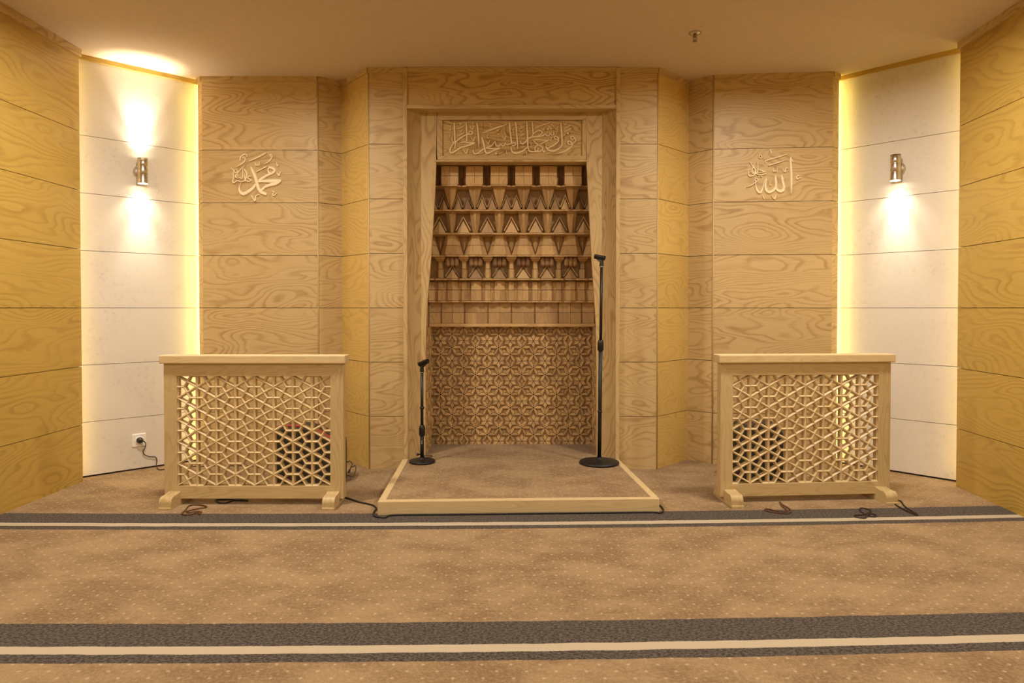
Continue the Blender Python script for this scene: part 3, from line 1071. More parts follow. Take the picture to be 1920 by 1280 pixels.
        for za, zbb, dd in ((zz, zm - 0.0015, 0.0), (zm + 0.0015, zt - 0.014, -0.007)):
            ol = [(x, d + dd) for x, d in repeat(half)]
            outline_tier(mb, yb, za, zbb, ol, (-0.15, 0.25))
        for b_ in B:
            if inside(b_):
                mb.hull([(b_ - 0.045, yb, zt - 0.014), (b_ + 0.045, yb, zt - 0.014), (b_ - 0.045, yb - 0.046, zt - 0.014), (b_ + 0.045, yb - 0.046, zt - 0.014),
                         (b_, yb - 0.05, zt), (b_, yb, zt)], (0, 0, 1), rt(0.3, 0.6))
        lips(mb, yb, z0, [(0, 0.046), (0.02, 0.044), (0.04, 0.034), (0.085, 0.052)])
    else:
        half = [(0, 0.030), (0.0055, 0.030), (0.006, 0.040), (0.080, 0.044), (0.085, 0.046)]
        zm = z0 + h * 0.52
        for za, zbb, dd in ((z0 + 0.002, zm - 0.0012, 0.003), (zm + 0.0012, zt, 0.0)):
            ol = [(x, d + dd) for x, d in repeat(half)]
            outline_tier(mb, yb, za, zbb, ol, (0.0, 0.3))
    for p in mb.v:
        if p.y < yb:
            p.y = yb - (yb - p.y) * 1.4
    mb.build('muqarnas_tier', M['carved'], niche, merge=False)

mb = MB()
zmA, zmB = at(960, 606.5, 4.93).z, at(960, 612.5, 4.93).z
mb.cube(-XH, XH, 4.93, YL + 0.01, zmB, zmA, (1, 0, 0), -0.1)
mb.build('lattice_rail', M['carved'], niche, bevel=0.003)


# star lattice
def star_lattice(name, org, ex, n, width, z0, z1, phase_x, phase_z):
    """org: plane origin at x=0; ex: unit along width (0..width); n: outwards"""
    mb = MB()
    a = 0.17
    R = a / math.sqrt(3)
    side = R / math.sqrt(3)
    ez = V((0, 0, 1))
    P = lambda x, z, d=0.0: org + ex * x + ez * z + n * d
    mb.box(P(0, z0, -0.02), ex * width, n * 0.02, ez * (z1 - z0), ez, 0.3)  # backplate toned darker, crevice shade put into its colour

    def ok(x, z, m=0.0):
        return -m <= x <= width + m and z0 - m <= z <= z1 + m

    def clampx(x):
        return max(0.0, min(width, x))

    def clampz(z):
        return max(z0 + 0.001, min(z1 - 0.001, z))

    def bar(xa, za, xb, zb_, hw, d, tone):
        if not (ok(xa, za) or ok(xb, zb_)):
            return
        # clip by parameter
        L = math.hypot(xb - xa, zb_ - za)
        t0, t1 = 0.0, 1.0
        for lo, hi, s, e in ((0, width, xa, xb), (z0, z1, za, zb_)):
            dlt = e - s
            if abs(dlt) < 1e-9:
                if s < lo or s > hi:
                    return
                continue
            ta, tb = (lo - s) / dlt, (hi - s) / dlt
            t0, t1 = max(t0, min(ta, tb)), min(t1, max(ta, tb))
        if t1 - t0 < 0.08:
            return
        xa, za, xb, zb_ = xa + (xb - xa) * t0, za + (zb_ - za) * t0, xa + (xb - xa) * t1, za + (zb_ - za) * t1
        tx, tz = (xb - xa), (zb_ - za)
        L = math.hypot(tx, tz)
        tx, tz = tx / L, tz / L
        nx, nz = -tz * hw, tx * hw
        q = []
        for (x, z) in ((xa, za), (xb, zb_)):
            for s_, dd in ((-1, 0.0), (1, 0.0), (-0.85, d), (0.85, d)):
                q.append(P(clampx(x + nx * s_), clampz(z + nz * s_), dd))
        mb.hull(q, ex * tx + ez * tz, tone)

    nr = int((z1 - z0) / (a * 0.866)) + 3
    nc = int(width / a) + 3
    for r in range(-2, nr):
        for c in range(-2, nc):
            cx = phase_x + c * a + (a / 2 if r % 2 else 0.0)
            cz = z1 - phase_z - r * a * 0.8660254
            if not ok(cx, cz, a * 0.7):
                continue
            # raised six-petal star
            rs = 0.055
            ri = rs / math.sqrt(3)
            for k in range(6):
                am = math.radians(90 + 60 * k)
                tone = rt(-0.15, 0.2)
                pts2 = [(cx, cz), (cx + ri * math.cos(am - math.pi / 6), cz + ri * math.sin(am - math.pi / 6)),
                        (cx + rs * math.cos(am), cz + rs * math.sin(am)),
                        (cx + ri * math.cos(am + math.pi / 6), cz + ri * math.sin(am + math.pi / 6))]
                m = (sum(p[0] for p in pts2) / 4, sum(p[1] for p in pts2) / 4)
                if not all(ok(*p) for p in pts2):
                    continue
                sh = lambda p, f: (m[0] + (p[0] - m[0]) * f, m[1] + (p[1] - m[1]) * f)
                q = [P(*sh(p, 0.98), 0.0) for p in pts2] + [P(*sh(p, 0.86), 0.019) for p in pts2]
                mb.hull(q, ex * math.cos(am) + ez * math.sin(am), tone)
            # hexagram bands; each rhombus edge built once (owner: this star's 12 sides)
            for k in range(6):
                at_ = math.radians(90 + 60 * k)
                tip = (cx + R * math.cos(at_), cz + R * math.sin(at_))
                for s in (-1, 1):
                    ai = at_ + s * math.pi / 6
                    inn = (cx + side * math.cos(ai), cz + side * math.sin(ai))
                    t_ = rt(-0.2, 0.3)
                    bar(tip[0], tip[1], inn[0], inn[1], 0.0115, 0.012, t_)
                    bar(tip[0], tip[1], inn[0], inn[1], 0.0046, 0.021, t_ - 0.1)
            # inset lozenge between neighbouring stars (three owned directions)
            for k in (0, 1, 2):
                ad = math.radians(60 * k)
                mx, mz = cx + a / 2 * math.cos(ad), cz + a / 2 * math.sin(ad)
                lo = R / 2 * 0.50
                sh_ = lo / math.sqrt(3)
                px_, pz_ = -math.sin(ad), math.cos(ad)
                p4 = [(mx + px_ * lo, mz + pz_ * lo), (mx + math.cos(ad) * sh_, mz + math.sin(ad) * sh_),
                      (mx - px_ * lo, mz - pz_ * lo), (mx - math.cos(ad) * sh_, mz - math.sin(ad) * sh_)]
                if all(ok(*p) for p in p4):
                    f_ = lambda p, f: (mx + (p[0] - mx) * f, mz + (p[1] - mz) * f)
                    mb.hull([P(*p, 0.0) for p in p4] + [P(*f_(p, 0.8), 0.005) for p in p4], ex * px_ + ez * pz_, rt(-0.05, 0.3))
    return mb.build(name, M['carved'], niche, merge=False)


star_lattice('star_lattice', V((-XH, YL, 0)), V((1, 0, 0)), V((0, -1, 0)), 2 * XH, 0.03, zmB, XH - 0.013 - 3 * 0.17, 0.104)
for sgn in (-1, 1):
    star_lattice('star_lattice', V((sgn * 0.605, YB + 0.04, 0)), V((0, 1, 0)), V((-sgn, 0, 0)), YL - YB - 0.04, 0.03, zmB, 0.05, 0.104)
mb = MB()
mb.cube(-0.7, 0.7, YL + 0.02, YL + 0.05, 0, CEIL)
mb.build('back_board', M['gap'], niche)

# ------------------------------------------------------------------ platform
plat = thing('low_platform', 'low carpeted platform with pale wood edging in front of the niche', 'platform', (0.02, 4.0, 0))
fl, frr = V((-0.692, 3.503, 0)), V((0.7725, 3.557, 0))
bl, br = V((-0.722, 4.49, 0)), V((0.705, 4.49, 0))


def rail(A, B, th, side, name):
    d = (B - A).normalized()
    n = V((-d.y, d.x, 0)) * side
    mb = MB()
    mb.box(A, B - A, n * th, V((0, 0, ZT)), B - A)
    mb.build(name, M['ash_pale'], plat, bevel=0.003)


rail(fl, frr, 0.040, 1, 'front_rail')
dft = (frr - fl).normalized()
nft = V((-dft.y, dft.x, 0))
rail(fl + nft * 0.0402, bl, 0.038, -1, 'side_rail')
rail(frr + nft * 0.0402, br, 0.038, 1, 'side_rail')
mb = MB()
dfl = (bl - fl).normalized()
dfr = (br - frr).normalized()
i1 = fl + nft * 0.041 + V((0.039, 0.002, 0))
i2 = frr + nft * 0.041 + V((-0.039, -0.002, 0))
poly = [i1, i2, V((0.665, 4.494, 0)), V((-0.682, 4.494, 0))]
mb.prism([p + V((0, 0, 0.004)) for p in poly], (0, 0, ZT - 0.0055), (1, 0, 0))
mb.build('carpet_top', M['carpet_plain'], plat)
CZ = ZT - 0.001
mb = MB()
poly = [V((-0.684, 4.4955, 0)), V((0.684, 4.4955, 0)), V((0.684, 4.522, 0)), V((0.62, 4.60, 0)), V((0.603, 4.64, 0)), V((0.603, YL, 0)), V((-0.603, YL, 0)), V((-0.603, 4.64, 0)), V((-0.62, 4.60, 0)), V((-0.684, 4.522, 0))]
mb.prism(poly, (0, 0, ZT - 0.0015), (1, 0, 0))
mb.build('niche_carpet', M['carpet_plain'], niche)


# ------------------------------------------------------------------ lattice screens
def make_screen(label, phase):
    """local: x across, -y to the room, z up; frame front face at y=0"""
    root = thing('lattice_screen', label, 'screen', (0, 0, 0), 'lattice screens before the side walls')
    Wd, z0, z1, th = 0.974, 0.032, 0.768, 0.052
    hw = Wd / 2
    fw = 0.069
    ow, oz0, oz1 = hw - fw, z0 + fw, z1 - fw
    # mitred frame
    for s in (-1, 1):
        mb = MB()
        mb.prism([(s * hw, 0, z0), (s * hw, 0, z1), (s * ow, 0, oz1), (s * ow, 0, oz0)], (0, th, 0), (0, 0, 1), random.uniform(-0.04, 0.02))
        mb.build('frame_stile', M['ash_screen'], root, bevel=0.0015)
    for za, zb_ in ((z0, oz0), (z1, oz1)):
        mb = MB()
        mb.prism([(-hw, 0, za), (hw, 0, za), (ow, 0, zb_), (-ow, 0, zb_)], (0, th, 0), (1, 0, 0), random.uniform(-0.02, 0.03))
        mb.build('frame_rail', M['ash_screen'], root, bevel=0.0015)
    mb = MB()
    mb.cube(-hw - 0.016, hw + 0.016, -0.02, th + 0.02, z1, z1 + 0.046, (1, 0, 0), 0.03)
    mb.build('top_board', M['ash_pale'], root, bevel=0.006, seg=3)
    # feet: block with a rounded nose running through under the frame
    for s in (-1, 1):
        xa = s * (hw - 0.055)
        mb = MB()
        prof = [(-0.112, 0.0), (-0.112, 0.012), (-0.106, 0.013), (-0.106, 0.030)]
        for k in range(0, 7):
            a = math.pi - k * (math.pi / 2) / 6
            prof.append((-0.074 + 0.032 * math.cos(a), 0.034 + 0.032 * math.sin(a)))
        prof.append((-0.04, 0.066))
        prof.append((0.0, 0.072))
        full = prof + [(th - y, z) for y, z in reversed(prof)]
        mb.prism([(xa - 0.033, y, z) for y, z in full], (0.066, 0, 0), (0, 1, 0), -0.02)
        mb.build('foot', M['ash_screen'], root, bevel=0.0012)
    # open lattice: triangular net with its honeycomb
    lat = MB()
    L = (oz1 - oz0) / 5.0
    dx = (2 * ow) / 8.0
    y0, y1 = 0.006, 0.040

    def lbar(xa, za, xb, zb_, hwid, tone=None):
        t0, t1 = 0.0, 1.0
        for lo, hi, s_, e_ in ((-ow, ow, xa, xb), (oz0, oz1, za, zb_)):
            dlt = e_ - s_
            if abs(dlt) < 1e-9:
                if s_ < lo - 1e-6 or s_ > hi + 1e-6:
                    return
                continue
            ta, tb = (lo - s_) / dlt, (hi - s_) / dlt
            t0, t1 = max(t0, min(ta, tb)), min(t1, max(ta, tb))
        if t1 - t0 < 0.03:
            return
        xa, za, xb, zb_ = xa + (xb - xa) * t0, za + (zb_ - za) * t0, xa + (xb - xa) * t1, za + (zb_ - za) * t1
        d = V((xb - xa, 0, zb_ - za))
        n = V((-d.z, 0, d.x)).normalized() * hwid
        A, Bq = V((xa, 0, za)), V((xb, 0, zb_))
        q = []
        for p in (A, Bq):
            for s_ in (-1, 1):
                q.append(p + n * s_ + V((0, y1, 0)))
                q.append(p + n * s_ + V((0, y0 + 0.008, 0)))
            q.append(p + n * 0.12 + V((0, y0, 0)))
            q.append(p - n * 0.12 + V((0, y0, 0)))
        q = [(max(-ow, min(ow, p.x)), p.y, max(oz0, min(oz1, p.z))) for p in q]
        lat.hull(q, d, random.uniform(-0.05, 0.05) if tone is None else tone)

    def node(c, r):
        return -ow + c * dx, oz1 - (r + (0.5 if (c + phase) % 2 else 0.0)) * L

    for c in range(0, 9):
        x = -ow + c * dx
        if 0 < c < 8:
            lbar(x, oz0, x, oz1, 0.0074)
        for r in range(-2, 8):
            xa, za = node(c, r)
            for c2, dz in ((c + 1, 0.5), (c + 1, -0.5)):
                if c2 <= 8:
                    lbar(xa, za, -ow + c2 * dx, za + dz * L, 0.0070)
            # honeycomb edges crossing the middle of every net edge
            hl = L / math.sqrt(3) / 2
            mid_v = (xa, za - L / 2)
            lbar(mid_v[0] - hl, mid_v[1], mid_v[0] + hl, mid_v[1], 0.0062)
            for dz in (0.5, -0.5):
                mx, mz = xa + dx / 2, za + dz * L / 2
                ang = math.atan2(dz * L, dx) + math.pi / 2
                lbar(mx - hl * math.cos(ang), mz - hl * math.sin(ang), mx + hl * math.cos(ang), mz + hl * math.sin(ang), 0.0062)
    for s in (-1, 1):
        lat.cube(s * ow - 0.006 if s > 0 else -ow, s * ow if s > 0 else -ow + 0.006, 0.012, y1, oz0, oz1, (0, 0, 1))
    lat.build('lattice', M['ash_pale'], root, merge=False)
    return root


sl = make_screen('pale wood lattice screen on feet before the left wall, black cable running from it', 0)
cxl = (306 + 642.5) / 2
sl.location = ((cxl - 960) / F * 3.70, 3.70, 0)
sr = make_screen('pale wood lattice screen turned slightly, on feet in front of the right wall', 1)
a_, b_ = V(((1352.5 - 960) / F * 3.735, 3.735, 0)), V(((1671 - 960) / F * 3.805, 3.805, 0))
sr.location = (a_ + b_) / 2
sr.rotation_euler = (0, 0, math.atan2(b_.y - a_.y, b_.x - a_.x))

# ------------------------------------------------------------------ dark bags behind the screens
def bag(outline, piping, Y, depth, rim_mat, label):
    pts = [at(px, py, Y) for px, py in smooth_path(outline, 4)]
    pts = [V((p.x, p.y, max(0.0, p.z))) for p in pts]
    cx = sum(p.x for p in pts) / len(pts)
    t = thing('floor_bag', label, 'bag', (cx, Y, 0), 'dark bags behind the screens')
    mb = MB()
    c = V((cx, Y, 0.14))
    # bulging body: shrunken front and back faces with a full middle
    secs = []
    for dy, f in ((0.0, 0.90), (0.03, 0.97), (depth * 0.5, 1.0), (depth - 0.03, 0.97), (depth, 0.90)):
        secs.append([V((c.x + (p.x - c.x) * f, Y + dy, max(0.0, c.z + (p.z - c.z) * f) if p.z > 0.01 else 0.0)) for p in pts])
    n = len(pts)
    for A, B in zip(secs, secs[1:]):
        for q in range(n):
            mb.face([A[q], B[q], B[(q + 1) % n], A[(q + 1) % n]], None, None, 0.0, True)
    mb.face(secs[0][::-1])
    mb.face(secs[-1])
    mb.build('body', M['drum'], t)
    pp_ = [at(px, py, Y + 0.03) for px, py in smooth_path(piping, 4)]
    mb = MB()
    mb.tube([c + (p - c) * 1.0 for p in pp_], 0.011, 8)
    mb.build('piping', rim_mat, t)


bag([(506, 906), (506, 815), (514, 803), (545, 797), (576, 800), (598, 808), (614, 817), (632, 824), (639, 836), (639, 906)],
    [(509, 812), (517, 803), (545, 798.5), (576, 801), (598, 808), (614, 818), (630, 825)], 4.11, 0.2, M['red'],
    'dark round-topped bag with red piping on the floor behind the left lattice screen')
bag([(1373, 906), (1373, 818), (1388, 803), (1396, 794), (1425, 791), (1455, 793), (1464, 802), (1475, 816), (1478, 906)],
    [(1394, 797), (1410, 795), (1440, 795), (1458, 797)], 4.13, 0.2, M['dark_red'],
    'dark bag with a blackish top edge on the floor behind the right lattice screen')


# ------------------------------------------------------------------ microphone stands
def mic_stand(label, loc, base_r, base_h, h_top, clutch_z, joint_z, tilt, knob, logo=False, lean=0.0):
    t = thing('microphone_stand', label, 'microphone stand', loc, 'microphone stands on the platform')
    o = V(loc)
    up = V((lean, 0, 1)).normalized()
    mb = MB()
    mb.lathe([(base_r * 0.97, 0.0), (base_r, 0.004), (base_r, 0.010), (base_r * 0.97, 0.015), (base_r * 0.75, base_h * 0.72), (base_r * 0.4, base_h * 0.95), (0.02, base_h), (0.018, base_h + 0.012)], o, (0, 0, 1), 48)
    mb.build('base', M['black'], t)
    pole = MB()
    pole.lathe([(0.0125, base_h * 0.8), (0.0125, clutch_z)], o, up, 16)
    pole.build('lower_tube', M['black'], t)
    mb = MB()
    mb.lathe([(0.0095, clutch_z), (0.0095, h_top - 0.055)], o, up, 16)
    mb.build('upper_tube', M['black'], t)
    mb = MB()
    mb.lathe([(0.0125, clutch_z - 0.058), (0.020, clutch_z - 0.05), (0.020, clutch_z - 0.004), (0.016, clutch_z + 0.012), (0.011, clutch_z + 0.018)], o, up, 20)
    mb.build('clutch', M['black_plastic'], t)
    mb = MB()
    mb.lathe([(0.0145, joint_z - 0.007), (0.0150, joint_z), (0.0145, joint_z + 0.007)], o, up, 16)
    mb.build('joint_ring', M['black'], t)
    if knob:
        mb = MB()
        mb.lathe([(0.004, 0.0), (0.004, 0.012), (0.009, 0.013), (0.009, 0.024)], o + V((-0.010, 0, base_h + 0.03)), (-1, 0, 0), 12)
        mb.build('clamp_knob', M['black_plastic'], t)
    # neck ring and clip
    tp = o + up * (h_top - 0.055)
    mb = MB()
    mb.lathe([(0.0115, -0.004), (0.0135, 0.0), (0.0135, 0.004), (0.0125, 0.006)], tp, up, 16)
    mb.build('neck_ring', M['steel'], t)
    clip = MB()
    clip.lathe([(0.0135, 0.004), (0.0145, 0.010), (0.0115, 0.038), (0.010, 0.055)], tp, up, 16)
    # clip barrel: an open half tube on a wedge
    d = V((math.cos(tilt), -0.35, math.sin(tilt))).normalized()
    side = V((0, 0, 1)).cross(d).normalized()
    nu = d.cross(side)
    if nu.z < 0:
        nu = -nu
    c0 = tp + up * 0.062 + d * (0.012 if tilt > 0 else -0.012)
    rr = 0.0185
    sec = []
    for q in range(15):
        a = math.radians(-215 + 250 * q / 14)
        sec.append((math.cos(a), math.sin(a)))
    for a0, a1 in zip(sec, sec[1:]):
        for r_, fl_ in ((rr, False), (rr * 0.8, True)):
            A = [c0 + d * s_ * 0.034 + (side * x + nu * y) * r_ for s_ in (-1, 1) for x, y in (a0, a1)]
            f_ = [A[0], A[1], A[3], A[2]]
            clip.face(f_ if not fl_ else f_[::-1], None, None, 0.0, True)
        for s_ in (-1, 1):
            clip.face([c0 + d * s_ * 0.034 + (side * x + nu * y) * r_ for r_, (x, y) in ((rr, a0), (rr, a1), (rr * 0.8, a1), (rr * 0.8, a0))])
    q = [tp + up * 0.03 + V((sx * 0.009, sy * 0.009, 0)) for sx in (-1, 1) for sy in (-1, 1)]
    q += [c0 + d * s_ * 0.026 + side * sy * 0.010 - nu * 0.016 for s_ in (-1, 1) for sy in (-1, 1)]
    clip.hull(q)
    clip.build('microphone_clip', M['black_plastic'], t, merge=False)
    if logo:
        mb = MB()
        zl = 0.135
        yy = -0.0129
        pen(mb, [[(6, -6, 2), (0, -8, 2.4), (-4, 0, 2.6), (0, 8, 2.4), (6, 6, 2)], [(-6, 14, 2), (6, 14, 2)]],
            lambda x, y: o + V((0.0005 * x, yy, zl - 0.0008 * y)), 0.0004, V((0, -1, 0)))
        mb.build('printed_mark', M['mark'], t, merge=False)
    return t


def stand_h(px, py, Y):
    return at(px, py, Y).z - CZ


p = gnd(1123.5, 868.5, CZ)
Ys = p.y
mic_stand('tall black microphone stand with wide round base at the niche opening', (p.x, p.y, CZ), 37.5 / F * Ys, 0.030,
          stand_h(1128, 484, Ys) + 0.0, stand_h(1127, 640, Ys) - 0.005, stand_h(1124, 771, Ys), -0.22, False, lean=0.010)
p = gnd(791.5, 866.5, CZ)
Ys = p.y
mic_stand('short black microphone stand with small round base at the niche opening', (p.x, p.y, CZ), 24.5 / F * Ys, 0.022,
          stand_h(790, 682, Ys), stand_h(790, 801, Ys), stand_h(790, 764, Ys), 0.42, True, True)


# ------------------------------------------------------------------ wall lamps
def wall_lamp(label, both):
    """local: wall plane is y=0, room towards -y"""
    t = thing('wall_lamp', label, 'lamp', (0, 0, 0), 'steel wall lamps')
    r, h, off = 0.031, 0.165, 0.062
    mb = MB()
    mb.lathe([(r, -h / 2), (r, -0.030), (r - 0.0008, -0.029), (r - 0.0008, -0.027), (r, -0.026), (r, 0.026), (r - 0.0008, 0.027), (r - 0.0008, 0.029), (r, 0.030), (r, h / 2), (r - 0.003, h / 2), (r - 0.003, h / 2 - 0.006)],
             (0, -off, 0), (0, 0, 1), 40, cap=False)
    mb.build('body', M['steel'], t)
    mb = MB()
    mb.lathe([(0.042, 0.0), (0.042, 0.006), (0.036, 0.012), (0.020, 0.016), (0.014, 0.018), (0.014, off - r + 0.004)], (0, 0, 0), (0, -1, 0), 32)
    mb.build('wall_mount', M['steel'], t)
    for s, lit in ((-1, True), (1, both)):
        mb = MB()
        zc = s * (h / 2 - 0.006)
        mb.lathe([(0.001, 0.0), (r - 0.004, 0.0), (r - 0.004, 0.002), (0.001, 0.002)], (0, -off, zc), (0, 0, s), 24, cap=False)
        mb.build('lens', M['lens'] if lit else M['lens_off'], t)
    return t, off, h


def place_lamp(px, py, P, n, label, both):
    t, off, h = wall_lamp(label, both)
    pos = on_plane(px, py, P + n * off, n) - n * off
    t.location = pos
    rz = math.atan2(n.x, -n.y)
    t.rotation_euler = (0, 0, rz)
    c = pos + n * off
    for sg, ok_ in ((-1, True), (1, both)):
        if ok_:
            rot = (0, 0, 0) if sg < 0 else (math.pi, 0, 0)
            tip = c + V((0, 0, sg * (h / 2 + 0.004)))
            lamp('wall_lamp_beam', 'SPOT', tip, 34 if sg < 0 else 62, (1.0, 0.86, 0.64), rot,
                 spot_size=math.radians(48 if sg < 0 else 56), spot_blend=1.0, shadow_soft_size=0.016)
            lamp('wall_lamp_spill', 'SPOT', tip, 9, (1.0, 0.85, 0.62), rot,
                 spot_size=math.radians(110), spot_blend=1.0, shadow_soft_size=0.016)
    return t


place_lamp(267.5, 320.5, WLa, nL, 'steel cylinder wall lamp shining up and down on the left stone wall', True)
place_lamp(1679, 314.5, WRa, nR, 'steel cylinder wall lamp shining only downward on the right stone wall', False)

# ------------------------------------------------------------------ socket, plug, cords
dW = (WLb - WLa).normalized()
ex = -dW
sc = on_plane(260.5, 824.5, WLa, nL)
sock = thing('wall_socket', 'white square wall socket low on the left stone wall', 'socket', tuple(sc))
mb = MB()
ez = V((0, 0, 1))
hs = 0.042
mb.box(sc - ex * hs - ez * hs, ex * 2 * hs, nL * 0.009, ez * 2 * hs)
mb.build('plate', M['white_plastic'], sock, bevel=0.004, seg=3)
mb = MB()
mb.lathe([(0.026, 0.009), (0.026, 0.0105), (0.021, 0.011)], sc, nL, 32)
mb.build('insert_ring', M['white_plastic'], sock)
cord = thing('power_cord', 'thin dark power cord plugged in the white wall socket, dropping behind the screen', 'cord', tuple(sc + nL * 0.011))
mb = MB()
mb.lathe([(0.0195, 0.0112), (0.0200, 0.022), (0.0185, 0.034), (0.012, 0.040), (0.006, 0.046)], sc, nL, 24)
mb.build('plug', M['black_plastic'], cord)
wp = []
for k, (x, y) in enumerate([(840, 285), (880, 292), (915, 322), (910, 370), (885, 420), (900, 460), (960, 485), (1030, 490), (1050, 530), (1045, 585)]):
    o_ = (0.046, 0.045, 0.03, 0.015, 0.012, 0.012, 0.012, 0.012, 0.012, 0.014)[k]
    wp.append(tuple(on_plane(130 + x / 6.4, 780 + y / 6.4, WLa + nL * o_, nL)))
for x, y in ((1060, 632), (1100, 643), (1150, 633)):
    q = gnd(130 + x / 6.4, 780 + y / 6.4, 0.004)
    wp.append(tuple(q))
for px, py in ((330, 876), (360, 874), (420, 873), (470, 873), (500, 880)):
    q = gnd(px, py, 0.004)
    wp.append((q.x, min(q.y, 4.62), 0.004))
mb = MB()
mb.tube(smooth_path(wp, 6), 0.0032, 8)
mb.build('wire', M['brown_cord'], cord)

# black cable from the left screen along the platform edge
cp_ = []
for px, py in ((648, 932.5), (652, 933.6), (660, 936.3), (673, 940.6), (689, 944), (699, 947), (705.5, 952.5), (702.3, 958), (700, 962.5), (701.3, 966), (708, 968.5), (722, 969.7)):
    q = gnd(px, py, 0.005)
    cp_.append((q.x, q.y, 0.005))
for s in (0.06, 0.25, 0.5, 0.75, 0.96):
    q = fl.lerp(frr, s) - nft * 0.010
    cp_.append((q.x, q.y, 0.005))
for px, py in ((1238, 961), (1243.5, 957), (1241.5, 951.5)):
    q = gnd(px, py, 0.005)
    cp_.append((q.x, q.y, 0.005))
cp_.append((0.792, 3.72, 0.005))
mb = MB()
mb.tube(smooth_path(cp_, 8), 0.0048, 8)
tag(mb.build('black_cable', M['cable']), 'black cable lying along the front edge of the low platform', 'cable')

# tangled thin cord between the left screen and the wall
zz_ = [(44, 222, 4.36), (80, 213, 4.36), (110, 238, 4.38), (142, 220, 4.40), (190, 270, 4.40), (165, 320, 4.38),
       (200, 318, 4.36), (238, 298, 4.35), (252, 350, 4.33), (232, 420, 4.28), (212, 485, 4.22), (180, 485, 4.21), (120, 470, 4.22), (55, 505, 4.19), (72, 570, 4.13), (52, 635, 4.08)]
pp = []
for x, y, Y in zz_:
    q = at(640 + x / 9.143, 840 + y / 9.143, Y)
    pp.append((q.x, q.y, max(0.004, q.z)))
tc_ = thing('tangled_cord', 'thin tangled dark cord on the floor beside the left screen', 'cord', (pp[8][0], pp[8][1], 0))
mb = MB()
mb.tube(smooth_path(pp, 6), 0.0028, 8)
mb.build('wire', M['brown_cord'], tc_)
mb = MB()
pp2 = []
for x, y, Y in ((165, 318, 4.38), (155, 350, 4.37), (138, 385, 4.36), (124, 418, 4.35)):
    q = at(640 + x / 9.143, 840 + y / 9.143, Y)
    pp2.append((q.x, q.y, max(0.004, q.z)))
mb.tube(smooth_path(pp2, 5), [0.0028] * 6 + [0.0028, 0.004, 0.0065, 0.007, 0.007, 0.0065, 0.0065, 0.006, 0.006, 0.005], 8)
mb.build('plug', M['black_plastic'], tc_)

# cable loop under the left screen
lp = []
for x, y in ((1150, 780), (1190, 815), (1260, 838), (1360, 832), (1450, 800), (1520, 782), (1600, 785), (1680, 786), (1760, 790), (1700, 772), (1560, 770), (1380, 768), (1220, 770)):
    q = gnd(290 + x / 10.105, 860 + y / 10.105, 0.005)
    lp.append((q.x, q.y, 0.005))
mb = MB()
mb.tube(smooth_path(lp, 5, True), 0.0042, 8, True)
tag(mb.build('cable_loop', M['cable']), 'black cable loop lying under the bottom rail of the left screen', 'cable')


# ------------------------------------------------------------------ prayer beads
def beads(label, trace, conv, r, mat, z=0.0, closed=True, tassel=None):
    pts = []
    for x, y in trace:
        px, py = conv(x, y)
        q = gnd(px, py, z + r)
        pts.append((q.x, q.y, z + r))
    path = smooth_path(pts, 12, closed)
    t = thing('prayer_beads', label, 'prayer beads', (pts[0][0], pts[0][1], z), 'prayer beads left on the carpet')
    # place beads at even spacing
    mb = MB()
    acc = 0.0
    last = V(path[0])
    mb.ball(last, r)
    cnt = 1
    for a, b in zip(path, path[1:]):
        a, b = V(a), V(b)
        seg = (b - a).length
        if seg < 1e-9:
            continue
        pos = 0.0
        while acc + (seg - pos) >= r * 1.9:
            pos += r * 1.9 - acc
            acc = 0.0
            mb.ball(a + (b - a) * (pos / seg) + V((0, 0, random.uniform(0, 0.0008))), r)
            cnt += 1
        acc += seg - pos
    mb.build('bead_strand', mat, t, merge=False)
    mb = MB()
    mb.tube(path, r * 0.35, 5, closed)
    mb.build('string', M['brown_cord'], t, merge=False)
    if tassel:
        (xa, ya), (xb, yb) = tassel
        A, B = gnd(*conv(xa, ya), z + r), gnd(*conv(xb, yb), z + 0.002)
        mb = MB()
        mb.tube([A, A.lerp(B, 0.3), A.lerp(B, 0.6), B], [0.004, 0.007, 0.004, 0.007], 8)
        mb.build('tassel', mat, t)
    return t


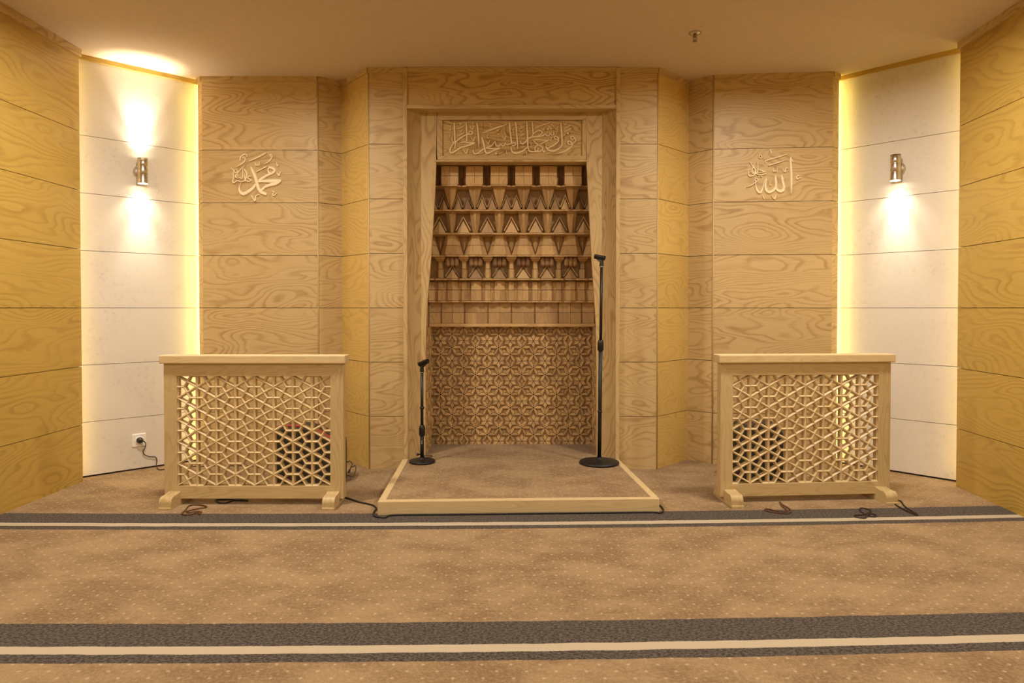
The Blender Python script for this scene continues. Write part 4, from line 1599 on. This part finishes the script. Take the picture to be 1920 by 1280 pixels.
beads('brown prayer beads in a doubled loop by the left foot of the left screen',
      [(515, 1035), (580, 980), (620, 920), (680, 880), (800, 870), (900, 880), (980, 903), (960, 922), (860, 937), (740, 960), (640, 985), (600, 1000), (650, 1018), (760, 1000), (860, 1000), (885, 1015), (800, 1022), (740, 1038), (660, 1060), (560, 1060)],
      lambda x, y: (290 + x / 10.105, 860 + y / 10.105), 0.0042, M['bead'], tassel=((860, 1010), (845, 1060)))
beads('brown prayer beads bent in a hook beneath the right screen',
      [(405, 1185), (440, 1197), (500, 1206), (560, 1211), (594, 1195), (575, 1172), (535, 1150), (512, 1128), (528, 1158), (565, 1188), (545, 1198), (480, 1190), (420, 1178)],
      lambda x, y: (1330 + x / 3.878, 650 + y / 3.878), 0.0046, M['bead'])
beads('dark prayer beads curled in loops on the grey carpet stripe by the right screen',
      [(430, 968), (520, 962), (620, 950), (700, 915), (740, 885), (680, 850), (560, 830), (520, 860), (560, 900), (640, 945), (740, 935), (830, 960), (825, 990), (750, 990), (675, 960), (640, 1010), (560, 1020), (460, 1000)],
      lambda x, y: (1560 + x / 10.105, 870 + y / 10.105), 0.0040, M['bead_dark'])
beads('dark prayer beads in one long loop beyond the right foot of the right screen',
      [(1185, 722), (1215, 688), (1285, 690), (1330, 730), (1350, 770), (1420, 830), (1520, 890), (1615, 948), (1600, 962), (1520, 925), (1400, 875), (1290, 818), (1215, 775)],
      lambda x, y: (1560 + x / 10.105, 870 + y / 10.105), 0.0046, M['bead_dark'])
beads('small brown prayer beads on the platform carpet behind the short microphone stand',
      [(470, 800), (520, 815), (610, 812), (640, 830), (600, 850), (560, 880), (530, 870), (560, 850), (520, 850), (480, 880), (470, 840)],
      lambda x, y: (760 + x / 12.8, 790 + y / 12.8), 0.0036, M['bead'], CZ)

# ------------------------------------------------------------------ ceiling sprinkler
sp_ = gnd(1303, 61.5, CEIL)
spk = thing('ceiling_sprinkler', 'small metal fire sprinkler hanging from the ceiling', 'sprinkler', tuple(sp_))
mb = MB()
mb.lathe([(0.034, 0.0), (0.033, 0.005), (0.020, 0.012), (0.012, 0.013)], sp_, (0, 0, -1), 24)
mb.build('escutcheon', M['steel'], spk)
mb = MB()
mb.lathe([(0.011, 0.010), (0.011, 0.022), (0.006, 0.024)], sp_, (0, 0, -1), 16)
for s in (-1, 1):
    mb.tube([sp_ + V((s * 0.007, 0, -0.022)), sp_ + V((s * 0.012, 0, -0.034)), sp_ + V((s * 0.004, 0, -0.048))], 0.0022, 6)
mb.lathe([(0.0022, 0.022), (0.0022, 0.048)], sp_, (0, 0, -1), 8)
mb.build('body', M['brass'], spk)
mb = MB()
mb.lathe([(0.013, 0.047), (0.0135, 0.049), (0.004, 0.052)], sp_, (0, 0, -1), 16)
mb.build('deflector', M['brass'], spk)

for o in bpy.data.objects:
    if '_org' in o.keys():
        del o['_org']
